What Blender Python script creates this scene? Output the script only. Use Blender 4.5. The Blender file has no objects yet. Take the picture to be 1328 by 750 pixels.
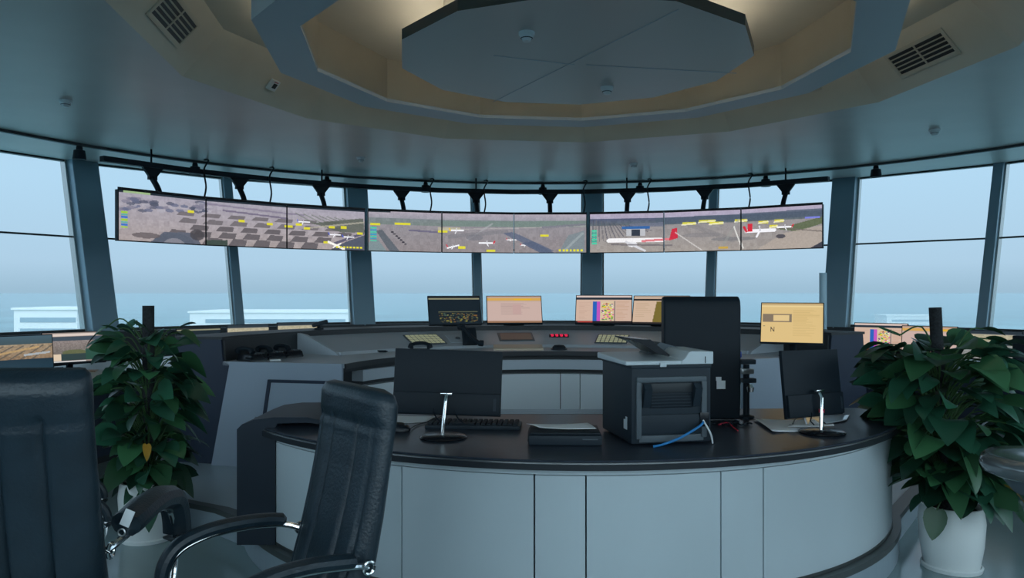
import bpy, bmesh, math, random
import numpy as np
from mathutils import Vector, Matrix, Euler
random.seed(7)
PI = math.pi
R_ = math.radians
SC = bpy.context.scene
COL = SC.collection
EYE = 1.68                      # camera height over the floor
F = 1000.0                      # focal length in pixels of the 1328 px wide frame
HX, HY = 664.0, 380.0           # principal column, horizon row
PLAT = 0.18                     # height of the raised platform
CX, CY = 0.53, 6.68             # centre of the round cab
DX, DY = 0.394, 6.066           # centre of the round island of desks
CEIL = EYE + 2.0

def at(x, y, d):
    return Vector(((x - HX) / F * d, d, EYE + (HY - y) / F * d))
def on_z(x, y, z):
    return at(x, y, (z - EYE) / ((HY - y) / F))
def ray_circle(x, r, cx=CX, cy=CY, far=True):
    k = (x - HX) / F
    a = k * k + 1; b = -2 * (k * cx + cy); c = cx * cx + cy * cy - r * r
    s = math.sqrt(max(b * b - 4 * a * c, 0))
    d = (-b + s) / (2 * a) if far else (-b - s) / (2 * a)
    return Vector((k * d, d, 0))
def pol(r, az, z=0, cx=CX, cy=CY):
    a = R_(az)
    return Vector((cx + r * math.sin(a), cy + r * math.cos(a), z))

# ------------------------------------------------------------------ materials
def s2l(c):
    return tuple(((v / 255) / 12.92 if v / 255 <= 0.04045 else ((v / 255 + 0.055) / 1.055) ** 2.4) for v in c)
MATS = {}
def mat(name, col, rough=0.5, metal=0.0, var=0.0, scale=6.0, bump=0.0, bscale=40.0, spec=0.5, coat=0.0, island=False, emit=None, estr=1.0, trans=0.0):
    if name in MATS: return MATS[name]
    m = bpy.data.materials.new(name); m.use_nodes = True
    nt = m.node_tree; b = nt.nodes['Principled BSDF']
    c = (*col, 1.0)
    b.inputs['Base Color'].default_value = c
    b.inputs['Roughness'].default_value = rough
    b.inputs['Metallic'].default_value = metal
    b.inputs['Specular IOR Level'].default_value = spec
    b.inputs['Coat Weight'].default_value = coat
    b.inputs['Transmission Weight'].default_value = trans
    if var > 0:
        if island:
            n = nt.nodes.new('ShaderNodeNewGeometry'); out = n.outputs['Random Per Island']
        else:
            tc = nt.nodes.new('ShaderNodeTexCoord')
            n = nt.nodes.new('ShaderNodeTexNoise'); n.inputs['Scale'].default_value = scale; n.inputs['Detail'].default_value = 4
            nt.links.new(tc.outputs['Object'], n.inputs['Vector']); out = n.outputs['Fac']
        r = nt.nodes.new('ShaderNodeValToRGB')
        r.color_ramp.elements[0].position = 0.0 if island else 0.3; r.color_ramp.elements[1].position = 1.0 if island else 0.7
        r.color_ramp.elements[0].color = (*[v * (1 - var) for v in col], 1)
        r.color_ramp.elements[1].color = (*[min(1, v * (1 + var)) for v in col], 1)
        nt.links.new(out, r.inputs['Fac']); nt.links.new(r.outputs['Color'], b.inputs['Base Color'])
    if bump > 0:
        tc2 = nt.nodes.new('ShaderNodeTexCoord')
        n2 = nt.nodes.new('ShaderNodeTexNoise'); n2.inputs['Scale'].default_value = bscale; n2.inputs['Detail'].default_value = 3
        nt.links.new(tc2.outputs['Object'], n2.inputs['Vector'])
        bp = nt.nodes.new('ShaderNodeBump'); bp.inputs['Strength'].default_value = bump; bp.inputs['Distance'].default_value = 0.02
        nt.links.new(n2.outputs['Fac'], bp.inputs['Height']); nt.links.new(bp.outputs['Normal'], b.inputs['Normal'])
    if emit is not None:
        b.inputs['Emission Color'].default_value = (*emit, 1); b.inputs['Emission Strength'].default_value = estr
    MATS[name] = m
    return m
def glass_mat():
    m = bpy.data.materials.new('window_glass'); m.use_nodes = True
    nt = m.node_tree; nt.nodes.clear()
    o = nt.nodes.new('ShaderNodeOutputMaterial'); t = nt.nodes.new('ShaderNodeBsdfTransparent'); g = nt.nodes.new('ShaderNodeBsdfGlossy')
    mx = nt.nodes.new('ShaderNodeMixShader'); lw = nt.nodes.new('ShaderNodeLayerWeight')
    t.inputs['Color'].default_value = (0.93, 0.965, 0.975, 1); g.inputs['Roughness'].default_value = 0.02; g.inputs['Color'].default_value = (1, 1, 1, 1)
    lw.inputs['Blend'].default_value = 0.12
    mm = nt.nodes.new('ShaderNodeMath'); mm.operation = 'MULTIPLY'; mm.inputs[1].default_value = 0.45
    nt.links.new(lw.outputs['Fresnel'], mm.inputs[0]); nt.links.new(mm.outputs[0], mx.inputs['Fac'])
    nt.links.new(t.outputs[0], mx.inputs[1]); nt.links.new(g.outputs[0], mx.inputs[2]); nt.links.new(mx.outputs[0], o.inputs['Surface'])
    return m
def screen_mat(strength=.92):
    m = bpy.data.materials.new('lit_screen'); m.use_nodes = True
    nt = m.node_tree; b = nt.nodes['Principled BSDF']
    a = nt.nodes.new('ShaderNodeVertexColor'); a.layer_name = 'picture'
    b.inputs['Base Color'].default_value = (0.02, 0.02, 0.025, 1); b.inputs['Roughness'].default_value = 0.35
    b.inputs['Specular IOR Level'].default_value = 0.3
    nt.links.new(a.outputs['Color'], b.inputs['Emission Color']); b.inputs['Emission Strength'].default_value = strength
    return m
GLASS = glass_mat(); SCREEN = screen_mat(.85); SCREEN_WALL = screen_mat(1.08)
M_ceil = mat('ceiling_aluminium', (0.60, 0.545, 0.515), 0.36, 0.15, var=0.04, scale=1.5, bump=0.012, bscale=2.0)
M_beam = mat('beam_paint', (0.48, 0.55, 0.62), 0.42)
M_disc = mat('canopy_paint', (0.54, 0.54, 0.54), 0.35, 0.2)
M_disc_edge = mat('canopy_edge', (0.05, 0.07, 0.075), 0.35)
M_cove = mat('cove_plaster', (0.66, 0.62, 0.52), 0.6, var=0.04, scale=2)
M_col = mat('column_cladding', (0.24, 0.36, 0.44), 0.35, 0.3)
M_col_edge = mat('column_steel_edge', (0.55, 0.55, 0.53), 0.25, 0.9)
M_frame = mat('window_frame', (0.05, 0.06, 0.065), 0.4, 0.3)
M_floor = mat('floor_vinyl', (0.25, 0.35, 0.37), 0.16, 0.0, var=0.08, scale=1.2, spec=0.6)
M_riser = mat('platform_paint', (0.34, 0.42, 0.48), 0.35)
M_strip = mat('steel_strip', (0.10, 0.115, 0.115), 0.4, 0.5)
M_panel = mat('desk_panel', (0.57, 0.655, 0.70), 0.30, 0.0, var=0.03, scale=1.5, coat=0.15)
M_top = mat('desk_top', (0.030, 0.040, 0.058), 0.33, 0.0, var=0.15, scale=20, spec=0.32)
M_edge = mat('desk_edge', (0.02, 0.025, 0.032), 0.35)
M_con = mat('console_grey', (0.42, 0.47, 0.53), 0.42, 0.1, var=0.03, scale=3)
M_con_l = mat('console_light_grey', (0.46, 0.52, 0.58), 0.40, 0.1)
M_navy = mat('console_navy', (0.028, 0.042, 0.072), 0.45, spec=0.3)
M_hood = mat('hood_black', (0.016, 0.026, 0.040), 0.45, spec=0.3)
M_door = mat('console_door', (0.68, 0.74, 0.78), 0.42, 0.1)
M_cend = mat('console_end', (0.33, 0.40, 0.49), 0.42, 0.1)
M_conblack = mat('console_black', (0.02, 0.026, 0.032), 0.5)
M_black = mat('black_plastic', (0.009, 0.016, 0.024), 0.5, bump=0.05, bscale=200, spec=0.22)
M_blackg = mat('black_gloss', (0.010, 0.013, 0.018), 0.25, spec=0.35)
M_dkgrey = mat('charcoal_plastic', (0.020, 0.031, 0.043), 0.5, spec=0.25)
M_grey = mat('grey_plastic', (0.10, 0.125, 0.145), 0.45, spec=0.3)
M_white = mat('white_plastic', (0.72, 0.76, 0.78), 0.4)
M_lid = mat('printer_white', (0.62, 0.69, 0.73), 0.35)
M_chrome = mat('chrome', (0.85, 0.86, 0.87), 0.12, 1.0)
M_steel = mat('brushed_steel', (0.5, 0.52, 0.53), 0.28, 0.9)
M_leather = mat('black_leather', (0.015, 0.030, 0.043), 0.36, var=0.15, scale=8, bump=0.12, bscale=90, spec=0.5)
M_paper = mat('paper', (0.84, 0.86, 0.88), 0.7)
M_film = mat('plastic_sleeve', (0.5, 0.56, 0.62), 0.12, spec=0.8)
M_blue = mat('blue_cable', (0.02, 0.22, 0.55), 0.4)
M_bluethin = mat('blue_plastic', (0.015, 0.06, 0.35), 0.4)
M_red = mat('red_plastic', (0.5, 0.02, 0.05), 0.4)
M_pot = mat('white_ceramic', (0.86, 0.90, 0.90), 0.3, coat=0.2)
M_soil = mat('soil', (0.03, 0.022, 0.015), 0.95, var=0.4, scale=40, bump=0.5, bscale=60)
M_leaf = mat('leaf_green', (0.019, 0.084, 0.048), 0.36, var=0.6, island=True, spec=0.6)
M_leaf2 = mat('leaf_bright_green', (0.036, 0.125, 0.052), 0.38, var=0.5, island=True, spec=0.6)
M_yleaf = mat('leaf_yellow', (0.55, 0.30, 0.03), 0.5, var=0.2, island=True)
M_stem = mat('stem_green', (0.05, 0.12, 0.04), 0.55)
M_pole = mat('moss_pole', (0.02, 0.024, 0.028), 0.9, var=0.4, scale=60, bump=0.6, bscale=80)
M_tube = mat('pale_blue_tube', (0.36, 0.55, 0.66), 0.3)
M_brown = mat('brown_wood', (0.42, 0.25, 0.15), 0.5, var=0.1, scale=10)
M_desk_l = mat('light_worktop', (0.38, 0.38, 0.36), 0.35, var=0.05, scale=5)
M_warm = mat('cove_led', (1, 0.9, 0.7), 0.5, emit=(1.0, 0.92, 0.78), estr=6.5)
M_keys_y = mat('lit_yellow_keys', (0.4, 0.4, 0.25), 0.5, emit=(0.50, 0.52, 0.34), estr=0.32)
M_redled = mat('red_digits', (0.5, 0.01, 0.05), 0.5, emit=(0.9, 0.02, 0.08), estr=1.0)
M_beige = mat('beige_laminate', (0.60, 0.50, 0.38), 0.45)
M_bld = mat('white_building', (0.75, 0.77, 0.76), 0.7)
M_bldglass = mat('building_band', (0.22, 0.32, 0.38), 0.4)

# ------------------------------------------------------------------ mesh helpers
class MB:
    def __init__(s): s.bm = bmesh.new()
    def _xf(s, verts, M):
        for v in verts: v.co = M @ v.co
    def box(s, c, size, rot=(0, 0, 0), bev=0.0, seg=2, taper=None):
        b = bmesh.new(); bmesh.ops.create_cube(b, size=1.0)
        for v in b.verts:
            if taper and v.co.z > 0: v.co.x *= taper[0]; v.co.y *= taper[1]
            v.co.x *= size[0]; v.co.y *= size[1]; v.co.z *= size[2]
        if bev > 0: bmesh.ops.bevel(b, geom=b.edges[:], offset=bev, segments=seg, affect='EDGES', profile=0.6)
        s.merge(b, Matrix.Translation(c) @ Euler(rot).to_matrix().to_4x4()); return s
    def merge(s, b, M=Matrix()):
        mp = {}
        for v in b.verts: mp[v] = s.bm.verts.new(M @ v.co)
        for f in b.faces:
            try: s.bm.faces.new([mp[v] for v in f.verts])
            except ValueError: pass
        b.free()
    def face(s, pts):
        return s.bm.faces.new([s.bm.verts.new(Vector(p)) for p in pts])
    def grid(s, rows, close_u=False, close_v=False):
        V = [[s.bm.verts.new(Vector(p)) for p in r] for r in rows]
        n, m = len(V), len(V[0])
        for i in range(n - 1 + (1 if close_v else 0)):
            for j in range(m - 1 + (1 if close_u else 0)):
                a, b, c, d = V[i][j], V[i][(j + 1) % m], V[(i + 1) % n][(j + 1) % m], V[(i + 1) % n][j]
                try: s.bm.faces.new((a, b, c, d))
                except ValueError: pass
        return V
    def cap(s, ring, flip=False):
        try: s.bm.faces.new(list(reversed(ring)) if flip else ring)
        except ValueError: pass
    def tube(s, pts, r, n=10, sx=1.0, caps=True, up=Vector((0, 0, 1))):
        pts = [Vector(p) for p in pts]; rs = r if isinstance(r, (list, tuple)) else [r] * len(pts)
        rows = []
        for i, p in enumerate(pts):
            d = (pts[min(i + 1, len(pts) - 1)] - pts[max(i - 1, 0)]).normalized()
            u = d.cross(up)
            if u.length < 1e-3: u = d.cross(Vector((0, 1, 0)))
            u.normalize(); w = u.cross(d).normalized()
            rows.append([p + (u * math.cos(2 * PI * k / n) * sx + w * math.sin(2 * PI * k / n)) * rs[i] for k in range(n)])
        V = s.grid(rows, close_u=True)
        if caps: s.cap(V[0], True); s.cap(V[-1])
        return s
    def lathe(s, prof, n=32, c=(0, 0, 0), a0=0.0):
        rows = [[(c[0] + r * math.cos(a0 + 2 * PI * k / n), c[1] + r * math.sin(a0 + 2 * PI * k / n), c[2] + z) for k in range(n)] for r, z in prof]
        V = s.grid(rows, close_u=True)
        if prof[0][0] > 1e-5: s.cap(V[0], True)
        if prof[-1][0] > 1e-5: s.cap(V[-1])
        return s
    def sector(s, prof, a0, a1, n=48, cx=0.0, cy=0.0, caps=True):
        """closed (r, z) profile swept about a vertical axis between two azimuths (degrees from +Y towards +X)"""
        rows = []
        for i in range(n + 1):
            a = R_(a0 + (a1 - a0) * i / n)
            rows.append([(cx + r * math.sin(a), cy + r * math.cos(a), z) for r, z in prof])
        V = s.grid(rows, close_u=True)
        if caps: s.cap(V[0]); s.cap(V[-1], True)
        return s
    def prism(s, poly, z0, z1):
        a = [s.bm.verts.new((x, y, z0)) for x, y in poly]; b = [s.bm.verts.new((x, y, z1)) for x, y in poly]
        n = len(a)
        s.cap(a, True); s.cap(b)
        for i in range(n): s.bm.faces.new((a[i], a[(i + 1) % n], b[(i + 1) % n], b[i]))
        return s
    def extrude_poly(s, poly3, vec):
        vec = Vector(vec)
        a = [s.bm.verts.new(Vector(p)) for p in poly3]; b = [s.bm.verts.new(Vector(p) + vec) for p in poly3]
        n = len(a); s.cap(a, True); s.cap(b)
        for i in range(n): s.bm.faces.new((a[i], a[(i + 1) % n], b[(i + 1) % n], b[i]))
        return s
    def build(s, name, m, parent=None, smooth=35, bevel=0.0):
        bmesh.ops.recalc_face_normals(s.bm, faces=s.bm.faces)
        me = bpy.data.meshes.new(name); s.bm.to_mesh(me); s.bm.free()
        if smooth:
            me.shade_smooth(); me.set_sharp_from_angle(angle=R_(smooth))
        me.materials.append(m)
        o = bpy.data.objects.new(name, me); COL.objects.link(o)
        if parent: o.parent = parent
        if bevel > 0:
            md = o.modifiers.new('bevel', 'BEVEL'); md.width = bevel; md.segments = 2; md.limit_method = 'ANGLE'
        return o
def bx(name, c, size, m, parent=None, rot=(0, 0, 0), bev=0.0):
    return MB().box(c, size, rot, bev).build(name, m, parent)
def thing(name, label, cat, loc=(0, 0, 0), rz=0.0, group=None, rot=None):
    o = bpy.data.objects.new(name, None); COL.objects.link(o); o.empty_display_size = 0.1
    o.location = loc; o.rotation_euler = rot if rot else (0, 0, rz)
    return tag(o, label, cat, group)
def tag(o, label, cat, group=None):
    o['label'] = label; o['category'] = cat
    if group: o['group'] = group
    return o
def struct(o, label=None, cat=None):
    o['kind'] = 'structure'
    if label: o['label'] = label; o['category'] = cat
    return o
def dup(root, loc, rz, label, group=None, rot=None):
    def cp(o, par):
        c = o.copy(); COL.objects.link(c); c.parent = par
        for ch in o.children: cp(ch, c)
        return c
    r = cp(root, None)
    r.location = loc; r.rotation_euler = rot if rot else (0, 0, rz); r['label'] = label
    if group: r['group'] = group
    return r
def bez(p0, p1, p2, p3, n=14):
    out = []
    for i in range(n + 1):
        t = i / n; u = 1 - t
        out.append(Vector(p0) * u ** 3 + Vector(p1) * 3 * u * u * t + Vector(p2) * 3 * u * t * t + Vector(p3) * t ** 3)
    return out
def spline(pts, n=6):
    pts = [Vector(p) for p in pts]; out = []
    for i in range(len(pts) - 1):
        p0 = pts[max(i - 1, 0)]; p1 = pts[i]; p2 = pts[i + 1]; p3 = pts[min(i + 2, len(pts) - 1)]
        for k in range(n):
            t = k / n
            out.append(0.5 * ((2 * p1) + (p2 - p0) * t + (2 * p0 - 5 * p1 + 4 * p2 - p3) * t * t + (3 * p1 - p0 - 3 * p2 + p3) * t ** 3))
    out.append(pts[-1]); return out
def poly_r(az, rv, n, phase):
    st = 360.0 / n
    d = ((az - phase) % st) - st / 2
    return rv * math.cos(PI / n) / math.cos(R_(d))
PH = 7.0
def ring_pts(rv, n, z, phase=PH, step=3.75):
    k = int(round(360 / step))
    return [pol(poly_r(phase + i * step, rv, n, phase), phase + i * step, z) for i in range(k)]

# ------------------------------------------------------------------ the setting
NW = 24
GLOW = 3.6                      # strength of the glow added to the unseen sky behind the camera
RS, RT = 8.674, 9.38
SILL, WTOP, JOINT = 1.09, EYE + 2.10, EYE + 0.87
def wr(z): return RS + (RT - RS) * (z - SILL) / (WTOP - SILL)

fl = MB().lathe([(0.0, 0.0), (9.5, 0.0), (9.5, -0.3), (0.0, -0.3)], 96, (CX, CY, 0)); struct(fl.build('floor', M_floor))
# outer ceiling: flat out to the blind track, then a shallow rise to the window heads; closed by a roof above
cb = MB()
rows = [ring_pts(3.60, 12, CEIL), ring_pts(7.28, 96, CEIL), ring_pts(RT + 0.15, 24, WTOP), ring_pts(RT + 0.15, 24, WTOP + 0.8), ring_pts(3.60, 12, WTOP + 0.8)]
cb.grid(rows, close_u=True, close_v=True)
ceiling = struct(cb.build('ceiling', M_ceil, smooth=12))
def ringpart(name, prof, m, n=12, closed=False, parent=None):
    b = MB(); b.grid([ring_pts(r, n, z, step=30.0) for r, z in prof], close_u=True, close_v=closed)
    return b.build(name, m, parent, smooth=10)
ringpart('cove_slope', [(3.60, CEIL), (3.20, CEIL + 0.42), (2.60, CEIL + 0.42), (2.60, CEIL + 0.6), (3.60, CEIL + 0.6)], M_cove, closed=True, parent=ceiling)
ringpart('ring_beam', [(2.30, CEIL), (2.65, CEIL), (2.65, CEIL + 0.6), (2.30, CEIL + 0.6)], M_beam, closed=True, parent=ceiling)
ringpart('cove_inner_face', [(2.297, CEIL + 0.035), (2.297, CEIL + 0.45), (0.01, CEIL + 0.45), (0.01, CEIL + 0.6), (2.297, CEIL + 0.6)], M_cove, closed=True, parent=ceiling)
ringpart('canopy_drum', [(1.16, CEIL + 0.07), (1.16, CEIL + 0.46)], M_cove, parent=ceiling)
d = MB(); V = d.grid([ring_pts(1.52, 12, CEIL, step=30.0), ring_pts(1.52, 12, CEIL + 0.085, step=30.0)], close_u=True)
d.cap(V[0]); d.cap(V[1], True)
disc = d.build('canopy_disc', M_disc, ceiling, smooth=0); disc.data.materials.append(M_disc_edge)
for p in disc.data.polygons:
    if abs(p.normal.z) < 0.5: p.material_index = 1
# panel joints of the disc: fine dark grooves standing a millimetre proud
sm = MB()
for (a, b_) in (((640, 132), (880, 12)), ((640, 72), (745, 84)), ((760, 84), (955, 95))):
    A = on_z(*a, CEIL - 0.001); B = on_z(*b_, CEIL - 0.001)
    sm.tube([A, B], 0.0035, 6)
sm.build('canopy_joint', M_beam, ceiling)
# warm LED strips resting out of sight on top of the disc and on the outer cove ledge
st = MB(); st.grid([ring_pts(r, 12, z, step=30.0) for r, z in ((1.30, CEIL + 0.086), (1.36, CEIL + 0.086), (1.36, CEIL + 0.10), (1.30, CEIL + 0.10))], close_u=True, close_v=True)
tag(st.build('cove_light_strip', M_warm), 'warm light strip hidden on top of the hanging ceiling disc', 'light')
st = MB(); st.grid([ring_pts(r, 12, z, step=30.0) for r, z in ((2.652, CEIL + 0.27), (2.68, CEIL + 0.27), (2.68, CEIL + 0.30), (2.652, CEIL + 0.30))], close_u=True, close_v=True)
M_warm2 = mat('cove_led_dim', (1, 0.9, 0.7), 0.5, emit=(1.0, 0.86, 0.62), estr=2.2)
tag(st.build('cove_light_strip', M_warm2), 'warm light strip around the outer side of the hanging ring beam', 'light')

# perimeter wall below the windows, window sill
wb = MB(); wb.grid([ring_pts(r, 24, z, phase=PH, step=15.0) for r, z in ((RS - 0.30, 0), (RS - 0.30, SILL - 0.0), (RS + 0.06, SILL), (RS + 0.06, 0))], close_u=True, close_v=True)
struct(wb.build('wall_perimeter', M_conblack, smooth=10))
# windows, columns and mullions
def lean_box(mb, az, w, r_in0, r_in1, z0, z1, off=0.0):
    """a leaning post whose faces follow the sloping glass"""
    a = R_(az); t = Vector((math.cos(a), -math.sin(a), 0)); o = Vector((math.sin(a), math.cos(a), 0)); c = Vector((CX, CY, 0))
    def P(z, dr, s): return c + o * (wr(z) + dr) + t * (s * w / 2 + off) + Vector((0, 0, z))
    q = [P(z, dr, s) for z in (z0, z1) for dr, s in ((r_in0, -1), (r_in0, 1), (r_in1, 1), (r_in1, -1))]
    v = [mb.bm.verts.new(p) for p in q]
    for f in ((0, 1, 2, 3), (7, 6, 5, 4), (0, 4, 5, 1), (1, 5, 6, 2), (2, 6, 7, 3), (3, 7, 4, 0)): mb.bm.faces.new([v[i] for i in f])
    return mb
for i in range(NW):
    az = PH - 60 + 15 * i          # the post at the left edge of window i
    a0, a1 = R_(az), R_(az + 15)
    root = bpy.data.objects.new('window_%d' % (i + 1), None); COL.objects.link(root); root.location = pol(RS, az + 7.5, SILL); struct(root)
    inv = Matrix.Translation(-root.location)
    def pane(name, z0, z1, m, th, dr, parent):
        b = MB(); q = []
        for z in (z0, z1):
            for r in (wr(z) + dr, wr(z) + dr + th):
                for a in (az, az + 15): q.append(inv @ pol(r, a, z))
        v = [b.bm.verts.new(p) for p in q]
        for f in ((0, 1, 5, 4), (2, 6, 7, 3), (0, 4, 6, 2), (1, 3, 7, 5), (0, 2, 3, 1), (4, 5, 7, 6)): b.bm.faces.new([v[k] for k in f])
        return b.build(name, m, parent, smooth=0)
    pane('pane', SILL + 0.03, JOINT - 0.012, GLASS, 0.012, 0.0, root)
    pane('pane', JOINT + 0.012, WTOP - 0.03, GLASS, 0.012, 0.0, root)
    fr = pane('frame', SILL - 0.01, SILL + 0.04, M_frame, 0.10, -0.06, root)
    pane('frame', WTOP - 0.035, WTOP + 0.01, M_frame, 0.10, -0.06, root)
    pane('transom', JOINT - 0.014, JOINT + 0.014, M_frame, 0.03, -0.009, root)
    thick = i % 2 == 0
    pm = MB()
    if thick: lean_box(pm, az, 0.40, -0.30, 0.05, SILL - 0.02, WTOP)
    else: lean_box(pm, az, 0.155, -0.16, 0.05, SILL - 0.02, WTOP)
    post = struct(pm.build('column' if thick else 'mullion', M_col, smooth=0, bevel=0.012))
    em = MB()
    if thick:
        lean_box(em, az, 0.035, -0.12, 0.04, SILL, WTOP, 0.217); lean_box(em, az, 0.035, -0.12, 0.04, SILL, WTOP, -0.217)
    else:
        lean_box(em, az, 0.022, -0.09, 0.04, SILL, WTOP, 0.088); lean_box(em, az, 0.022, -0.09, 0.04, SILL, WTOP, -0.088)
    em.build('steel_edge', M_col_edge, post, smooth=0)

# the raised platform under the island
PLR = 2.37
def seg_poly(r, a0, a1, n=48, cx=DX, cy=DY):
    return [(cx + r * math.sin(R_(a0 + (a1 - a0) * i / n)), cy + r * math.cos(R_(a0 + (a1 - a0) * i / n))) for i in range(n + 1)]
plat_poly = seg_poly(PLR, 112, 246, 48) + [(-2.05, 5.35), (-2.75, 5.75), (-3.2, 6.4), (-3.3, 7.6)] + seg_poly(3.75, -60, 60, 40) + [(3.75, 7.4), (3.2, 6.0)]
pb = MB(); pb.prism(plat_poly, 0.001, PLAT); struct(pb.build('platform', M_riser, smooth=0))
sb = MB()
edge = [Vector((x, y, PLAT)) for x, y in ([plat_poly[-1]] + seg_poly(PLR, 112, 246, 48) + [(-2.05, 5.35), (-2.75, 5.75)])]
rows = []
cen = Vector((DX, DY, 0))
for i, p in enumerate(edge):
    o = (p - cen); o.z = 0; o.normalize()
    rows.append([p + o * 0.012 + Vector((0, 0, 0.006)), p + o * 0.012 + Vector((0, 0, -0.03)), p - o * 0.02 + Vector((0, 0, -0.03)), p - o * 0.085 + Vector((0, 0, 0.006))])
sb.grid(rows, close_u=True); struct(sb.build('trim_1', M_strip, smooth=20))

# ------------------------------------------------------------------ ceiling fittings
tb = MB(); tb.grid([[p for p in ring_pts(r, 96, z)] for r, z in ((7.26, CEIL + 0.004), (7.26, CEIL - 0.035), (7.32, CEIL - 0.035), (7.32, CEIL + 0.004))], close_u=True, close_v=True)
tag(tb.build('blind_track', M_frame, smooth=30), 'thin black curved track running round the ceiling near the windows', 'track')
spots = [(103, 'leftmost, beside the thick left column'), (253, 'above the left end of the left video wall'), (424, 'above the right end of the left video wall'), (552, 'above the leftmost display of the centre video wall'),
         (704, 'above the rightmost display of the centre video wall'), (830, 'above the leftmost display of the right video wall'), (993, 'above the rightmost display of the right video wall'), (1136, 'right of the thick right column')]
def make_spot(lab):
    t = thing('track_spotlight', lab, 'spotlight', group='black spotlights on the ceiling track')
    MB().box((0, 0, -0.012), (0.06, 0.05, 0.024), bev=0.006).build('clip', M_black, t)
    MB().lathe([(0.04, 0), (0.04, -0.03), (0.07, -0.04), (0.085, -0.155), (0.078, -0.16), (0.0, -0.145)], 20, (0, 0, -0.02)).build('lamp_can', M_black, t)
    MB().lathe([(0.0, 0.0), (0.07, 0.0), (0.07, -0.003), (0, -0.003)], 20, (0, 0, -0.168)).build('lens', M_dkgrey, t)
    return t
sp0 = None
for x, w in spots:
    p = ray_circle(x, 7.29); p.z = CEIL - 0.035
    lab = 'small black spotlight on the ceiling track, ' + w
    if sp0 is None: sp0 = make_spot(lab); sp0.location = p
    else: dup(sp0, p, 0, lab)
def make_smoke(lab, s=1.0):
    t = thing('smoke_detector', lab, 'smoke detector', group='white smoke detectors on the ceiling')
    MB().lathe([(0.0, 0.0), (0.062, 0.0), (0.062, -0.02), (0.055, -0.028), (0, -0.028)], 24).build('base', M_white, t)
    MB().lathe([(0.0, -0.02), (0.05, -0.022), (0.05, -0.04), (0.034, -0.055), (0.03, -0.07), (0.0, -0.073)], 24).build('sensor_head', M_white, t)
    MB().lathe([(0.0, -0.0445), (0.0475, -0.0445), (0.044, -0.049), (0, -0.049)], 24).build('vent_ring', M_dkgrey, t)
    return t
sm0 = None
for (x, y, w) in ((683, 42, 'under the middle of the hanging disc'), (787, 113, 'near the far edge of the hanging disc'), (85, 130, 'at far left of the flat ceiling'),
                  (1212, 168, 'at right on the flat ceiling'), (468, 204, 'near the window above the left video wall'), (822, 212, 'near the window above the right video wall')):
    lab = 'round white smoke detector ' + w
    p = on_z(x, y, CEIL)
    if sm0 is None: sm0 = make_smoke(lab); sm0.location = p
    else: dup(sm0, p, 0, lab)
# vents on the sloping cove facets
def facet_frame(mid):
    rm = lambda rv: rv * math.cos(PI / 12)
    p0, p1 = pol(rm(3.60), mid, CEIL), pol(rm(3.20), mid, CEIL + 0.42)
    up = (p1 - p0).normalized(); a = R_(mid); tx = Vector((math.cos(a), -math.sin(a), 0)); n = tx.cross(up).normalized()
    if n.z > 0: n = -n
    return p0, p1, tx, up, n
def place_on(o, p, tx, n):
    up = n.cross(tx)
    M = Matrix((tx, up, n)).transposed().to_4x4(); M.translation = p; o.matrix_world = M
def make_vent(lab):
    t = thing('air_vent', lab, 'air vent', group='slotted air vents in the ceiling cove')
    w, h = 0.74, 0.22
    b = MB()
    for c, s in (((0, h / 2 + 0.015, 0.006), (w + 0.08, 0.04, 0.012)), ((0, -h / 2 - 0.015, 0.006), (w + 0.08, 0.04, 0.012)), ((w / 2 + 0.02, 0, 0.006), (0.04, h + 0.02, 0.012)), ((-w / 2 - 0.02, 0, 0.006), (0.04, h + 0.02, 0.012)), ((0, 0, 0.006), (0.02, h, 0.010))): b.box(c, s, bev=0.003)
    b.build('frame', M_cove2, t)
    bx('duct_backing', (0, 0, 0.0025), (w, h, 0.003), M_conblack, t)
    b = MB()
    for k in range(4): b.box((0, -h / 2 + h * (k + 1) / 5, 0.008), (w, 0.014, 0.006), (0.5, 0, 0))
    b.build('louvre', M_cove2, t)
    return t
M_cove2 = mat('vent_paint', (0.58, 0.55, 0.46), 0.5)
vt = None
for mid, w in ((-98, 'at upper left of the ceiling'), (82, 'at upper right of the ceiling'), (52, 'partly behind the ring beam, right of the disc'), (-38, 'mostly behind the ring beam, left of the disc')):
    p0, p1, tx, up, n = facet_frame(mid)
    lab = 'slotted beige air vent in the cove ' + w
    if vt is None: vt = make_vent(lab); o = vt
    else: o = dup(vt, (0, 0, 0), 0, lab)
    place_on(o, p0.lerp(p1, 0.5 if abs(mid) > 60 else 0.76), tx, n)
p0, p1, tx, up, n = facet_frame(-68)
t = thing('wall_sensor', 'small white square sensor with dark window on the left cove slope', 'sensor')
bx('casing', (0, 0, 0.018), (0.12, 0.12, 0.036), M_white, t, bev=0.008); bx('dark_window', (0.005, 0, 0.0375), (0.055, 0.055, 0.004), M_conblack, t, bev=0.001)
bx('red_mark', (0, 0.043, 0.037), (0.06, 0.008, 0.003), M_red, t)
place_on(t, p0.lerp(p1, 0.42) + tx * 0.12, tx, n)

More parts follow.
